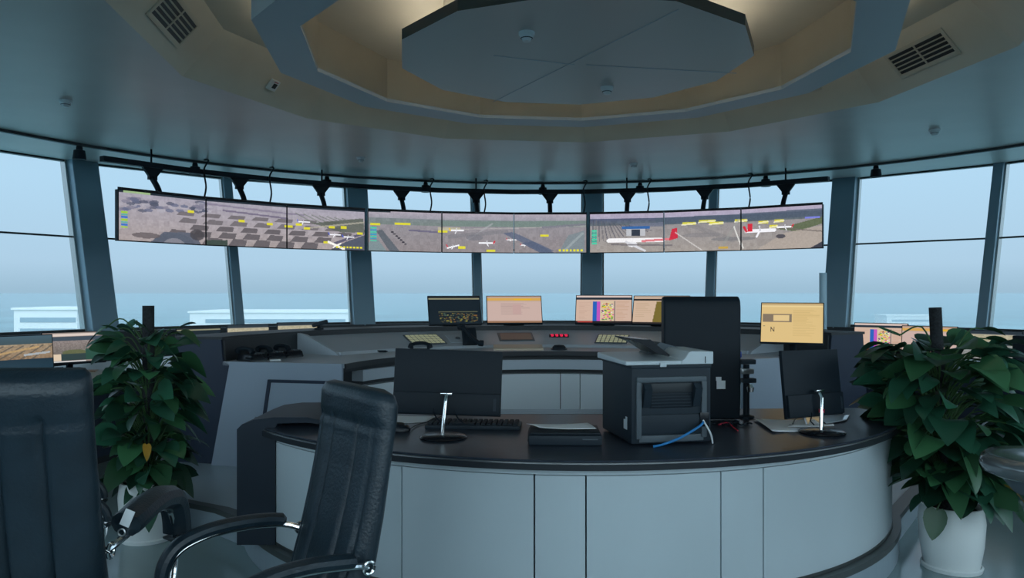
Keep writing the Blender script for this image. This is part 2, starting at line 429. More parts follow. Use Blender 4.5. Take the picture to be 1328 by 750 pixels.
# ------------------------------------------------------------------ pictures on lit screens
def lin(c): return np.array(s2l(c))
class Pic:
    """a small picture painted from shapes; u runs 0..W, v runs 0..1 downwards"""
    def __init__(s, nx, ny, W=1.0, base=(128, 128, 128)):
        s.U, s.V = np.meshgrid((np.arange(nx) + 0.5) / nx * W, (np.arange(ny) + 0.5) / ny)
        s.C = np.zeros((ny, nx, 3)) + np.array(base, float); s.rng = np.random.RandomState(3)
    def blend(s, m, c, a=1.0):
        m = (np.clip(m, 0, 1) * a)[..., None]; s.C = s.C * (1 - m) + np.array(c, float) * m
    def rect(s, u0, v0, u1, v1, c, a=1.0): s.blend(((s.U >= u0) & (s.U < u1) & (s.V >= v0) & (s.V < v1)).astype(float), c, a)
    def vgrad(s, v0, v1, c0, c1):
        t = np.clip((s.V - v0) / (v1 - v0), 0, 1); m = (s.V >= v0) & (s.V <= v1)
        g = np.array(c0, float) * (1 - t[..., None]) + np.array(c1, float) * t[..., None]; s.C[m] = g[m]
    def ell(s, u, v, ru, rv, c, a=1.0, rot=0.0):
        du, dv = s.U - u, s.V - v; cu, su = math.cos(rot), math.sin(rot); x, y = du * cu + dv * su, -du * su + dv * cu
        s.blend(((x / ru) ** 2 + (y / rv) ** 2 < 1).astype(float), c, a)
    def line(s, u0, v0, u1, v1, w, c, a=1.0, asp=1.78):
        du, dv = (u1 - u0) * asp, v1 - v0; L = du * du + dv * dv
        t = np.clip((((s.U - u0) * asp) * du + (s.V - v0) * dv) / L, 0, 1)
        dd = np.hypot((s.U - u0) * asp - t * du, s.V - v0 - t * dv); s.blend((dd < w).astype(float), c, a)
    def quad(s, pts, c, a=1.0):
        m = np.ones_like(s.U, bool); n = len(pts)
        sg = sum((pts[(i + 1) % n][0] - pts[i][0]) * (pts[(i + 1) % n][1] + pts[i][1]) for i in range(n)) < 0
        for i in range(n):
            (x0, y0), (x1, y1) = pts[i], pts[(i + 1) % n]
            cr = (x1 - x0) * (s.V - y0) - (y1 - y0) * (s.U - x0); m &= (cr >= 0) if sg else (cr <= 0)
        s.blend(m.astype(float), c, a)
    def noise(s, amp, k=4, v0=0.0, v1=1.0, u0=-9, u1=99):
        ny, nx = s.U.shape
        n = s.rng.rand(ny // k + 2, nx // k + 2); n = np.kron(n, np.ones((k, k)))[:ny, :nx] - 0.5
        m = ((s.V >= v0) & (s.V <= v1) & (s.U >= u0) & (s.U <= u1)); s.C += (n * amp * m)[..., None]
    def plane(s, u, v, L, c=(235, 235, 240), tail=(200, 40, 60), d=1, ang=0.0):
        s.line(u - L * math.cos(ang), v + L * 1.78 * math.sin(ang), u + L * math.cos(ang), v - L * 1.78 * math.sin(ang), 0.028 * L / 0.12, c)
        s.line(u, v, u - 0.25 * L * d, v + 0.8 * L, 0.014 * L / 0.12, c); s.line(u, v, u - 0.05 * L * d, v - 0.6 * L, 0.012 * L / 0.12, (200, 200, 208))
        s.line(u - L * d, v, u - L * 1.15 * d, v - 0.55 * L, 0.02 * L / 0.12, tail)
YEL = (222, 214, 40)
def pic_left():
    p = Pic(384, 72, 3.0, (162, 153, 160)); p.vgrad(0, 1, (160, 156, 170), (162, 151, 150)); p.noise(12, 8); p.noise(9, 3)
    for k in range(60):
        u = p.rng.rand() * 1.15; v = p.rng.rand() * 0.26 + 0.05 + 0.08 * (1.1 - u); p.ell(u * 0.9, v, 0.05, 0.035, [(92, 98, 124), (120, 118, 136), (76, 80, 98), (170, 166, 176)][k % 4], 0.7)
    p.line(1.2, 0.22, 2.0, 0.30, 0.02, (104, 96, 118), .8); p.line(1.0, 0.10, 2.2, 0.20, 0.02, (116, 108, 130), .6)
    for r in range(5):                      # patches of grass between the taxiways
        v = 0.36 + r * 0.14; h = 0.045 + r * 0.008
        for k in range(8):
            u = 0.75 + k * 0.30 + (r % 2) * 0.1 - r * 0.07
            if 0.62 < u < 2.75 and not (u > 2.45 and r > 2): p.quad([(u - .11, v + h), (u - .05, v - h), (u + .12, v - h * .8), (u + .10, v + h)], (88, 82, 86) if r > 1 else (104, 98, 102), .85)
    for k in range(9): p.line(2.1 + k * .1, 0.16 + k * .012, 2.35 + k * .11, 0.40, 0.012, (92, 104, 88), .5)
    p.quad([(2.3, .38), (2.98, .2), (3.0, .55), (2.7, .58)], (84, 90, 80), .8); p.line(2.2, .52, 3.0, .30, .02, (176, 170, 156), .7)
    p.quad([(0.35, 1.0), (0.5, .78), (0.85, .76), (0.95, 1.0)], (92, 96, 110)); p.ell(.62, 1.05, .25, .26, (84, 90, 104)); p.ell(.62, 1.1, .14, .2, (126, 126, 136))
    p.quad([(1.0, 1.0), (1.0, .9), (1.25, .88), (1.25, 1.0)], (58, 70, 62)); p.ell(.9, .8, .09, .12, (66, 62, 66), .8); p.ell(.3, .88, .16, .06, (96, 88, 90), .8)
    p.quad([(2.55, 1.0), (2.75, .80), (3.0, .62), (3.0, 1.0)], (70, 76, 92), .9); p.line(2.6, .85, 2.98, .58, .03, (58, 56, 84), .7)
    for u, v in ((1.38, .40), (1.74, .43), (1.98, .46), (2.1, .40), (2.2, .48), (2.52, .43), (2.68, .42), (.78, .28), (2.45, .80), (2.9, .55)): p.rect(u, v, u + .08, v + .06, YEL, .9)
    for u, v in ((2.2, .36), (2.6, .64), (2.78, .68)): p.plane(u, v, .07, tail=(70, 90, 200))
    p.line(2.52, .82, 2.72, .98, .028, (240, 238, 232)); p.line(2.58, .95, 2.68, .85, .016, (240, 238, 232))
    for k in range(7): p.rect(.02, .42 + k * .05, .09, .455 + k * .05, [(150, 196, 60), (80, 170, 160), (60, 110, 190)][k % 3])
    for k in range(8): p.rect(2.62 + k * .045, .91, 2.65 + k * .045, .96, YEL)
    p.rect(0, 0, 3, .035, (30, 40, 50)); p.rect(0.05, 0.0, .34, .035, (150, 176, 130)); p.noise(6, 2)
    return p
def pic_mid():
    p = Pic(384, 72, 3.0, (140, 134, 138)); p.vgrad(0, .16, (168, 160, 172), (150, 148, 158)); p.vgrad(.16, .34, (120, 128, 132), (118, 130, 126)); p.vgrad(.34, 1, (140, 136, 142), (138, 130, 132)); p.noise(12, 6)
    p.quad([(1.0, .2), (3.0, .16), (3.0, .30), (1.0, .34)], (112, 130, 124), .8); p.line(1.0, .42, 3.0, .30, .012, (170, 166, 166), .8); p.line(1.35, .68, 1.7, .25, .02, (166, 166, 172), .6); p.line(1.1, .6, 1.9, .45, .05, (116, 116, 122), .5); p.ell(1.45, .62, .12, .08, (108, 108, 116), .6)
    p.quad([(.1, .5), (.18, .46), (.42, 1.0), (.28, 1.0)], (92, 98, 106)); p.quad([(.0, .8), (.12, .7), (.24, 1.0), (0, 1.0)], (120, 136, 140))
    for k in range(7): p.rect(.02, .40 + k * .055, .11, .44 + k * .055, [(70, 190, 160), (50, 150, 190)][k % 2])
    for k in range(7): p.ell(.32 + k * .03, .52 + k * .05, .02, .02, (50, 46, 56))
    p.line(.55, .46, 1.0, .50, .022, (96, 92, 118), .8); p.rect(.95, .36, 1.25, .46, (196, 190, 150), .6)
    for u, v, w in ((.02, .3, .14), (.35, .28, .22), (.95, .44, .12), (1.22, .85, .1), (1.62, .93, .12), (2.36, .53, .12)): p.rect(u, v, u + w, v + .06, YEL, .9)
    p.plane(1.2, .44, .09, tail=(220, 190, 60)); p.plane(1.15, .86, .08, ang=.25); p.plane(1.62, .76, .1, d=-1); p.plane(1.97, .66, .06); p.plane(2.15, .80, .06)
    p.quad([(1.85, .5), (1.98, .46), (2.55, .95), (2.40, 1.0)], (92, 100, 122), .9); p.quad([(2.1, .76), (2.25, .7), (2.55, 1.0), (2.35, 1.0)], (82, 92, 116), .9)
    p.quad([(2.75, .55), (2.98, .42), (2.98, 1.0), (2.62, 1.0)], (120, 132, 138), .9); p.line(2.7, .95, 2.95, .5, .03, (154, 164, 168), .7); p.line(2.4, .34, 2.98, .26, .03, (116, 116, 128), .8)
    for k in range(7): p.rect(2.62 + k * .05, .92, 2.65 + k * .05, .97, YEL)
    p.rect(0, 0, .3, .03, (40, 50, 56)); p.noise(9, 2)
    return p
def pic_right():
    p = Pic(384, 72, 3.0, (150, 144, 142)); p.vgrad(0, .16, (172, 162, 184), (160, 156, 178)); p.vgrad(.13, .30, (82, 88, 114), (92, 102, 108)); p.vgrad(.30, 1, (142, 138, 140), (156, 148, 142)); p.noise(12, 6)
    p.quad([(.9, .13), (3.0, .08), (3.0, .26), (.9, .30)], (76, 88, 104), .8); p.quad([(.55, .26), (1.0, .24), (1.0, .34), (.5, .38)], (104, 110, 128), .9)
    for k in range(16): p.line(.05 + k * .035, .15 + k * .012, .02 + k * .055, .75 - k * .02, .012, [(74, 74, 88), (100, 98, 104)][k % 2], .7)
    p.rect(.44, .34, .82, .40, (48, 96, 158)); p.rect(.5, .40, .76, .58, (182, 184, 190)); p.rect(.57, .42, .69, .58, (46, 52, 66))
    p.ell(.42, .72, .22, .05, (120, 116, 118), .6); p.line(.26, .70, .98, .70, .055, (236, 234, 236)); p.line(.72, .72, 1.06, .68, .028, (214, 120, 128)); p.quad([(1.06, .72), (1.10, .42), (1.17, .40), (1.18, .66)], (196, 40, 62)); p.ell(.58, .80, .07, .07, (224, 224, 228)); p.line(.5, .74, .75, .97, .03, (206, 206, 212)); p.line(.3, .80, 1.1, .84, .02, (92, 86, 92), .6)
    p.line(1.15, .52, 1.5, .98, .014, (206, 202, 200), .8); p.line(1.3, .3, 1.9, .75, .06, (126, 124, 126), .5); p.ell(1.5, .6, .25, .06, (120, 118, 122), .5); p.ell(1.9, .72, .28, .05, (112, 112, 116), .6)
    for u, v, w in ((1.24, .27, .18), (1.46, .22, .22), (1.6, .28, .18), (1.93, .24, .14), (2.36, .42, .1), (2.22, .3, .12), (2.42, .29, .12)): p.rect(u, v, u + w, v + .07, YEL, .85); p.line(u, v + .06, u + w, v + .03, .02, (236, 232, 220), .7)
    p.line(1.75, .95, 1.98, .25, .03, (150, 152, 148), .5); p.line(2.02, .95, 1.92, .42, .016, (226, 226, 222), .8); p.rect(1.72, .90, 1.84, .96, (196, 160, 60), .9)
    p.quad([(2.45, .52), (3.0, .28), (3.0, .44), (2.7, .60)], (94, 104, 78)); p.quad([(2.55, .62), (3.0, .48), (3.0, 1.0), (2.2, 1.0)], (172, 160, 150), .8); p.line(2.5, .5, 3.0, .62, .014, (108, 100, 96), .8)
    p.plane(2.24, .54, .18, d=1); p.rect(2.08, .36, 2.14, .56, (204, 40, 58)); p.plane(2.55, .48, .09, d=-1); p.rect(2.8, .26, 2.98, .31, (120, 126, 214)); p.ell(2.5, .7, .06, .05, (80, 76, 82)); p.quad([(2.86, 1.0), (3.0, .86), (3.0, 1.0)], (60, 60, 70))
    for k in range(7): p.rect(.02, .42 + k * .055, .09, .455 + k * .055, [(60, 200, 160), (50, 170, 150)][k % 2])
    p.noise(9, 2)
    return p
def px_sub(p, i):
    n = p.C.shape[1] // 3; return p.C[:, i * n:(i + 1) * n]
def screen_mesh(name, C, w, h, parent, y=-0.001, z=0.0, m=None):
    """lit picture on a w x h plate in the local xz plane facing -y, slab 4 mm thick"""
    ny, nx, _ = C.shape
    xs = np.linspace(-w / 2, w / 2, nx + 1); zs = np.linspace(h / 2, -h / 2, ny + 1) + z
    X, Z = np.meshgrid(xs, zs); n1 = X.size
    co = np.stack([X.ravel(), np.full(n1, y), Z.ravel()], 1)
    back = np.array([[xs[0], y + .004, zs[0]], [xs[-1], y + .004, zs[0]], [xs[-1], y + .004, zs[-1]], [xs[0], y + .004, zs[-1]]])
    I = np.arange(n1).reshape(ny + 1, nx + 1)
    fs = np.stack([I[:-1, :-1], I[1:, :-1], I[1:, 1:], I[:-1, 1:]], -1).reshape(-1, 4).tolist()
    b = n1; fs.append([b, b + 1, b + 2, b + 3])
    me = bpy.data.meshes.new(name); me.from_pydata(np.vstack([co, back]).tolist(), [], fs)
    ca = me.color_attributes.new('picture', 'FLOAT_COLOR', 'CORNER')
    c = np.clip(C, 0, 255) / 255.0; l = np.where(c <= .04045, c / 12.92, ((c + .055) / 1.055) ** 2.4).reshape(-1, 3)
    full = np.ones((len(fs) * 4, 4)); full[:-4, :3] = np.repeat(l, 4, 0); full[-4:, :3] = 0
    ca.data.foreach_set('color', full.ravel().astype(np.float32))
    me.materials.append(m or SCREEN)
    o = bpy.data.objects.new(name, me); COL.objects.link(o); o.parent = parent
    return o

# ------------------------------------------------------------------ the video wall
RSCR = 6.60
trios = [('left', pic_left(), (153, 267, 372, 473.5)), ('centre', pic_mid(), (477, 573, 666.5, 761)), ('right', pic_right(), (764.5, 861, 961, 1067))]
ordn = ('leftmost', 'middle', 'rightmost')
desc = {('left', 0): 'hazy city edge and curved road', ('left', 1): 'grid of taxiways and grass', ('left', 2): 'taxiways and white airliner',
        ('centre', 0): 'apron with pale aircraft and yellow tags', ('centre', 1): 'empty runway and green fields', ('centre', 2): 'long dark pier beside an apron',
        ('right', 0): 'white airliner with red tail', ('right', 1): 'grey apron with yellow trucks', ('right', 2): 'airliner beside a green strip'}
rail_pts = []; brackets = []
SH, SZ = 0.675, EYE + 1.02
for side, pic, xs in trios:
    for i in range(3):
        A, B = ray_circle(xs[i], RSCR), ray_circle(xs[i + 1], RSCR)
        m = (A + B) / 2; dv = (B - A); w = dv.length; rz = math.atan2(dv.y, dv.x)
        t = thing('video_display', 'hanging display showing %s, %s in the %s wall' % (desc[(side, i)], ordn[i], side), 'display', (m.x, m.y, SZ), rz, 'hanging airfield displays')
        MB().box((0, 0.045, 0), (w - .004, 0.085, SH), bev=0.004).build('casing', M_black, t)
        MB().box((0, 0.12, 0), (w * .6, 0.07, SH * .6), bev=0.01).build('rear_box', M_black, t)
        screen_mesh('screen', px_sub(pic, i), w - .022, SH - .022, t, m=SCREEN_WALL)
        bk = MB(); bk.box((0, 0.004, SH / 2 + .014), (w, .02, .028)); bk.build('top_bezel', M_blackg, t)
        nrm = Vector((-math.sin(rz), math.cos(rz), 0)); brackets.append((m, nrm, rz)); rail_pts.append((A + nrm * .30, B + nrm * .30))
RZ = EYE + 1.775
rp = [rail_pts[0][0] - (rail_pts[0][1] - rail_pts[0][0]) * .05]
for i in range(8): rp.append((rail_pts[i][1] + rail_pts[i + 1][0]) / 2)
rp.append(rail_pts[8][1] + (rail_pts[8][1] - rail_pts[8][0]) * .02)
rp = [Vector((p.x, p.y, 0)) for p in rp]
rt = thing('hanging_rail', 'long curved black rail carrying the row of nine displays', 'rail', (CX, CY + 6.9, RZ))
inv = Matrix.Translation(-rt.location)
rb = MB(); rows = []
for i, p in enumerate(rp):
    q = p + Vector((0, 0, RZ)); o = (p - Vector((CX, CY, 0))); o.z = 0; o.normalize()
    rows.append([inv @ (q + o * a + Vector((0, 0, b))) for a, b in ((-.05, -.036), (.05, -.036), (.05, .036), (-.05, .036))])
V = rb.grid(rows, close_u=True); rb.cap(V[0]); rb.cap(V[-1], True); rb.build('rail_bar', M_black, rt, smooth=20)
for m, nrm, rz in brackets:
    b = MB(); tx = Vector((math.cos(rz), math.sin(rz), 0)); T = m + nrm * .30; T.z = RZ - .03
    up = Vector((0, 0, 1))
    pl = [T + tx * -.15, T + tx * .15, T + tx * .06 - up * .12, T + tx * .06 - up * .17, T - tx * .06 - up * .17, T - tx * .06 - up * .12]
    b.extrude_poly([inv @ (q - nrm * .025) for q in pl], nrm * .05)
    b.build('bracket_plate', M_black, rt, smooth=0)
    b = MB(); e = m + nrm * .095; e.z = SZ + SH / 2 - .1
    k = m + nrm * .14; k.z = SZ + SH / 2 + .06
    b.tube([inv @ q for q in spline([T - up * .15, k, e], 5)], .04, 8); b.build('bracket_arm', M_black, rt)
for i in (0, 2, 4, 6, 8):
    p = (rp[i] + rp[i + 1]) / 2; b = MB(); b.tube([inv @ Vector((p.x, p.y, RZ + .04)), inv @ Vector((p.x, p.y, CEIL - .001))], .014, 8); b.build('hanger_rod', M_black, rt)
for x, lab in ((265, 'over the leftmost display of the left video wall'), (350, 'over the middle display of the left video wall'), (558, 'over the leftmost display of the centre video wall'), (628, 'over the middle display of the centre video wall'),
               (757, 'at the right end of the centre video wall'), (840, 'over the leftmost display of the right video wall'), (971, 'over the rightmost display of the right video wall')):
    a = ray_circle(x, 7.10); a.z = CEIL - .001; c = ray_circle(x, 6.84); c.z = RZ + .055; e = ray_circle(x, 6.74); e.z = RZ - .06; g = ray_circle(x - 1, 6.70); g.z = SZ + SH / 2 - .02
    b = MB(); b.tube(spline([a, a.lerp(c, .5) + Vector((0.06, 0, .05)), c, e, e.lerp(g, .5) + Vector((.03, 0, 0)), g], 5), .013, 6)
    tag(b.build('video_cable', M_black), 'black cable from the ceiling, ' + lab, 'cable', 'cables above the video wall')

# ------------------------------------------------------------------ the curved front desk
DT = EYE - 0.80 - PLAT          # height of the worktop over the platform
desk = thing('reception_desk', 'big curved desk with grey panels and black worktop in the foreground', 'desk', (DX, DY, PLAT))
def az_of(x, r=2.33, z=None):
    p = ray_circle(x, r, DX, DY, far=False); return math.degrees(math.atan2(p.x - DX, p.y - DY)) % 360
aL, aR = az_of(352), az_of(1178)
P_l = on_z(343, 554, EYE - .8); P_r = on_z(1188, 541, EYE - .8)
aLt = math.degrees(math.atan2(P_l.x - DX, P_l.y - DY)) % 360; aRt = math.degrees(math.atan2(P_r.x - DX, P_r.y - DY)) % 360
front = [(x - DX, y - DY) for x, y in seg_poly(2.39, aRt, aLt, 64)]
back = [(on_z(x, y, EYE - .8).x - DX, on_z(x, y, EYE - .8).y - DY) for x, y in ((330, 541), (420, 533), (560, 532), (700, 532), (860, 531), (1000, 530), (1120, 529), (1180, 536))]
b = MB(); b.prism(front + back, DT - .012, DT); b.build('worktop', M_top, desk, smooth=30, bevel=.004)
fr2 = [(x * .995, y * .995) for x, y in front]
def band(name, r0, r1, z0, z1, m, a0=aRt, a1=aLt):
    b = MB(); b.sector([(r0, z0), (r1, z0), (r1, z1), (r0, z1)], a0, a1, 64); return b.build(name, m, desk, smooth=25)
band('edge_band', 2.33, 2.392, DT - .018, DT - .012, M_steel); band('edge_band', 2.30, 2.40, DT - .048, DT - .018, M_edge)
band('top_rail', 2.25, 2.325, DT - .085, DT - .048, M_panel, aR, aL)
band('plinth', 2.20, 2.335, 0.0, 0.02, M_strip, aR, aL)
seams = [1178, 990, 935, 760, 693, 521, 352]
angs = [az_of(x) for x in seams]
for i in range(6):
    g = .10
    b = MB(); b.sector([(2.24, .02), (2.33, .02), (2.33, DT - .088), (2.24, DT - .088)], angs[i] + g, angs[i + 1] - g, 16); b.build('front_panel', M_panel, desk, smooth=25)
# inner carcass and the two ends
b = MB(); b.sector([(2.12, 0.005), (2.23, 0.005), (2.23, DT - .02), (2.12, DT - .02)], aR + .3, aL - .3, 48); b.build('carcass', M_conblack, desk, smooth=25)
def end_panel(az, sgn, name, m):
    a = R_(az); o = Vector((math.sin(a), math.cos(a), 0)); inn = Vector((0, 1, 0))
    p = o * 2.32; q = p + Vector((-.12 * sgn, .42, 0))
    t = Vector((q.y - p.y, -(q.x - p.x), 0)).normalized() * .03 * sgn
    b = MB(); b.extrude_poly([p, q, q + Vector((0, 0, DT - .02)), p + Vector((0, 0, DT - .02))], t); b.build(name, m, desk, smooth=0)
end_panel(aR, -1, 'end_panel', M_panel)
# black hooded end block at the left end of the desk
hc = []
pa, pb2 = on_z(312, 600, EYE - 1.0), None
yl = 4.50
hx0, hx1 = (311 - HX) / F * 4.62 - DX, (353 - HX) / F * 4.48 - DX
hy0, hy1 = 4.45 - DY, 5.05 - DY
b = MB(); prof = [(hx0, 0.005), (hx0, DT - .01), (hx0 + .03, DT + .02), (hx0 + .10, DT + .047), (hx0 + .22, DT + .062), (hx0 + .42, DT + .062), (hx0 + .50, DT + .045), (hx0 + .50, DT + .02), (hx0 + .42, DT + .03), (hx0 + .24, DT + .025), (hx1 - .01, DT + .0), (hx1 - .01, 0.005)]
b.extrude_poly([(x, hy0 + .12, z) for x, z in prof], (0, .62, 0)); b.build('hooded_end', M_hood, desk, smooth=40)
b = MB()
for k in range(4):
    y = 5.10 - DY + k * .055; b.box((-.32, y, DT + .003), (1.15, .007, .006))
    if k < 3: pass
b.build('cable_grille', M_con_l, desk)

# ------------------------------------------------------------------ the round control console
con = thing('control_console', 'large round grey and navy control console under the windows', 'console', (DX, DY, PLAT))
def zz(h): return EYE + h - PLAT
A0, A1 = -77.0, 63.0
WT = zz(-.60)
def csec(name, prof, a0, a1, m, n=60, sm=25, bevel=0):
    b = MB(); b.sector(prof, a0, a1, n); return b.build(name, m, con, smooth=sm, bevel=bevel)
csec('worktop', [(1.85, WT - .035), (3.0, WT - .035), (3.0, WT), (1.85, WT)], A0, A1, M_con)
csec('worktop_edge', [(1.835, WT - .045), (1.852, WT - .045), (1.852, WT + .002), (1.835, WT + .002)], A0, A1, M_edge)
csec('carcass', [(2.02, .0), (3.10, .0), (2.98, WT - .036), (2.02, WT - .036)], A0 + .6, A1 - .6, M_conblack)
csec('front_rail', [(1.90, WT - .19), (2.02, WT - .19), (2.02, WT - .09), (1.90, WT - .09)], A0 + 12, A1, M_con_l)
csec('shadow_gap', [(1.94, WT - .09), (2.02, WT - .09), (2.02, WT - .036), (1.94, WT - .036)], A0 + 2, A1, M_conblack)
ds = [-64, -44, -20, 3.2, 9.2, 34, 57, 63]
for i in range(len(ds) - 1):
    csec('door', [(1.93, .03), (2.02, .03), (2.02, WT - .24), (1.93, WT - .24)], ds[i] + .12, ds[i + 1] - .12, M_door, 12)
# outer shell, lower at the sides of the sloping panel, with a black lining
csec('outer_shell', [(3.09, .0), (3.55, .0), (3.46, zz(-.41)), (3.28, zz(-.395)), (3.02, zz(-.41)), (3.0, WT + .001), (2.91, WT - .036)], A0, A1, M_navy)
csec('shell_lining', [(2.985, WT + .002), (3.0, WT + .002), (3.02, zz(-.405)), (2.992, zz(-.405))], A0 + .4, A1 - .4, M_conblack)
csec('coping', [(3.0, zz(-.408)), (3.47, zz(-.408)), (3.47, zz(-.385)), (3.0, zz(-.385))], A0 - .2, A1 + .2, M_conblack)
# sloping instrument panel
TA0, TA1 = -57, 52
csec('instrument_panel', [(2.44, WT + .001), (2.95, WT + .001), (2.95, zz(-.435)), (2.90, zz(-.435)), (2.45, WT + .022)], TA0, TA1, M_con)
csec('panel_lip', [(2.405, WT + .001), (2.445, WT + .001), (2.455, WT + .03), (2.43, WT + .03)], TA0, TA1, M_con_l)
def cheek(az, th):
    b = MB(); b.sector([(2.43, WT + .001), (2.985, WT + .001), (2.985, zz(-.40)), (2.88, zz(-.415)), (2.46, WT + .03)], az, az + th, 2); b.build('cheek', M_con_l, con, smooth=0)
cheek(TA0 - .8, .8); cheek(TA1, .8)
# flared grey end panels with an inset service door
def flare(az, th, inset):
    b = MB(); b.sector([(1.86, .0), (3.08, .0), (2.90, WT + .004), (1.86, WT + .004)], az, az + th, 2); f = b.build('end_panel', M_cend, con, smooth=0)
    if inset:
        b = MB(); b.sector([(1.93, .12), (2.60, .12), (2.50, WT - .16), (1.93, WT - .16)], az - .35, az, 2); b.build('service_door', M_cend, con, smooth=0)
        b = MB()
        for pr in ([(2.60, .10), (2.63, .10), (2.53, WT - .14), (2.50, WT - .14)], [(1.92, WT - .165), (2.53, WT - .165), (2.53, WT - .14), (1.92, WT - .14)]): b.sector(pr, az - .5, az, 2)
        b.build('door_frame', M_navy, con, smooth=0)
flare(A0 - .9, .9, True); flare(A1, .9, False)
# fixed panels on the slope: (az, r, w, d, material, keys)
def slope_z(r): return WT + .022 + (r - 2.45) / .45 * (zz(-.435) - WT - .022)
SL = math.atan((zz(-.435) - WT - .022) / .45)
def on_slope(name, label, cat, x, y, w, dpt, build, cat_group=None):
    lo, hi = 7.6, 9.3
    for _ in range(40):
        d0 = (lo + hi) / 2; p = at(x, y, d0); r = math.hypot(p.x - DX, p.y - DY)
        if p.z > slope_z(r) + PLAT: lo = d0
        else: hi = d0
    az = math.degrees(math.atan2(p.x - DX, p.y - DY))
    t = thing(name, label, cat, (p.x, p.y, slope_z(r) + PLAT + .001), 0, cat_group, rot=(SL, 0, -R_(az)))
    build(t, w, dpt); return t
def keypad(t, w, h):
    bx('faceplate', (0, 0, .004), (w, h, .008), M_grey, t, bev=.002)
    for k in range(4):
        for j in range(7):
            bx('key', (-w / 2 + w * (j + .7) / 7.4, -h / 2 + h * (k + .75) / 4.5, .010), (w / 9.5, h / 6.5, .006), M_keys_y, t)
on_slope('touch_panel', 'control panel of lit yellow keys, left of the two on the console', 'control panel', 551, 441, .40, .30, keypad, 'lit key panels on the console')
on_slope('touch_panel', 'control panel of lit yellow keys behind the printer, right of the red digits', 'control panel', 794, 440.5, .36, .26, keypad, 'lit key panels on the console')
def grey_plate(t, w, h):
    bx('faceplate', (0, 0, .003), (w, h, .006), M_con_l, t, bev=.002)
    MB().lathe([(0, 0), (.03, 0), (.026, .012), (0, .014)], 16, (w * .2, 0, .006)).build('dial', M_grey, t)
on_slope('intercom_panel', 'plain grey panel between lit keys and black telephone on the console', 'control panel', 590, 440, .16, .24, grey_plate)
def recess(t, w, h):
    bx('bezel', (0, 0, .004), (w, h, .008), M_grey, t, bev=.002); bx('dark_glass', (0, 0, .009), (w - .05, h - .04, .004), M_brownglass, t)
M_brownglass = mat('dark_brown_glass', (0.06, 0.055, 0.045), 0.3)
on_slope('flush_display', 'dark square display set flush in the console below the pink form monitor', 'display', 669, 437.5, .40, .25, recess)
def digits(t, w, h):
    bx('faceplate', (0, 0, .003), (w, h, .006), M_blackg, t, bev=.001)
    for k in range(4):
        x = -w / 2 + w * (k + .6) / 4.2
        b = MB()
        for c, s in (((0, .028), (.022, .007)), ((0, 0), (.022, .007)), ((0, -.028), (.022, .007)), ((.014, .014), (.006, .026)), ((.014, -.014), (.006, .026)), ((-.014, .014), (.006, .026))):
            b.box((x + c[0], c[1], .008), (s[0], s[1], .004))
        b.build('digit', M_redled, t)
on_slope('digital_clock', 'small red digit readout in the middle of the console', 'clock', 725, 436, .22, .09, digits)

def phone(name, label, loc, rz, s=1.0, cord=True):
    t = thing(name, label, 'telephone', loc, rz)
    MB().box((0, 0, .03 * s), (.19 * s, .21 * s, .06 * s), bev=.012 * s, taper=(.92, .8)).build('body', M_blackg, t)
    hb = MB(); hb.tube(spline([(-.075 * s, -.10 * s, .075 * s), (-.075 * s, -.06 * s, .105 * s), (-.075 * s, .06 * s, .105 * s), (-.075 * s, .10 * s, .075 * s)], 6), [.026 * s] * 5 + [.02 * s] * 9 + [.026 * s] * 5, 10); hb.build('handset', M_black, t)
    b = MB()
    for i in range(3):
        for j in range(4): b.box((.015 * s + i * .028 * s, -.06 * s + j * .03 * s, .062 * s), (.019 * s, .018 * s, .01 * s), bev=.002)
    b.build('keypad', M_grey, t)
    if cord:
        c = MB(); n = 70; c.tube([(-.075 * s - .05 * s * math.sin(i / n * PI) + .007 * math.cos(i * 1.2), -.11 * s - .06 * s * math.sin(i / n * PI) + .1 * s * i / n, .03 * s + .007 * math.sin(i * 1.2)) for i in range(n)], .0035, 5); c.build('cord', M_black, t)
    return t
# upright handset on its cradle beside the radar monitor
p = at(606, 446, 8.28)
t = thing('console_handset', 'black upright handset on a curved cradle left of the pink form monitor', 'telephone', (p.x, p.y, WT + PLAT + .03), .35)
bx('cradle', (.06, .12, .09), (.16, .05, .20), M_black, t, (-.35, 0, 0), .015)
b = MB(); b.tube(spline([(-.05, .12, .20), (-.02, .06, .19), (.04, -.02, .10), (.10, -.08, .04), (.15, -.09, .03)], 6), [.036] * 6 + [.022] * 13 + [.034] * 6, 10); b.build('handset', M_black, t)
b = MB(); b.tube([(.14 + .012 * math.cos(i * 1.1) + .0012 * i, .0 + .002 * i, .03 + .012 * math.sin(i * 1.1)) for i in range(60)], .005, 5); b.build('cord', M_black, t)
p = at(545, 456, 7.9)
t = thing('console_handset', 'black telephone handset lying on the console edge behind the left desk monitor', 'telephone', (p.x, p.y, WT + PLAT + .002), .15)
b = MB(); b.tube(spline([(-.10, 0, .03), (-.08, 0, .07), (0, 0, .085), (.08, 0, .07), (.10, 0, .03)], 6), [.03] * 6 + [.018] * 13 + [.03] * 6, 10); b.build('handset', M_black, t)
bx('rest', (0, .03, .012), (.2, .1, .024), M_dkgrey, t, bev=.006)
p = at(725, 452, 8.1)
t = thing('round_knob', 'small round black controller on the console front, right of the wooden tray', 'controller', (p.x, p.y, WT + PLAT + .001), 0)
MB().lathe([(.0, 0), (.07, 0), (.07, .03), (.05, .05), (.0, .055)], 24).build('dial', M_black, t)
MB().lathe([(.071, .004), (.085, .004), (.085, .012), (.071, .012)], 24).build('base_ring', M_dkgrey, t)
p = at(672, 451, 8.15)
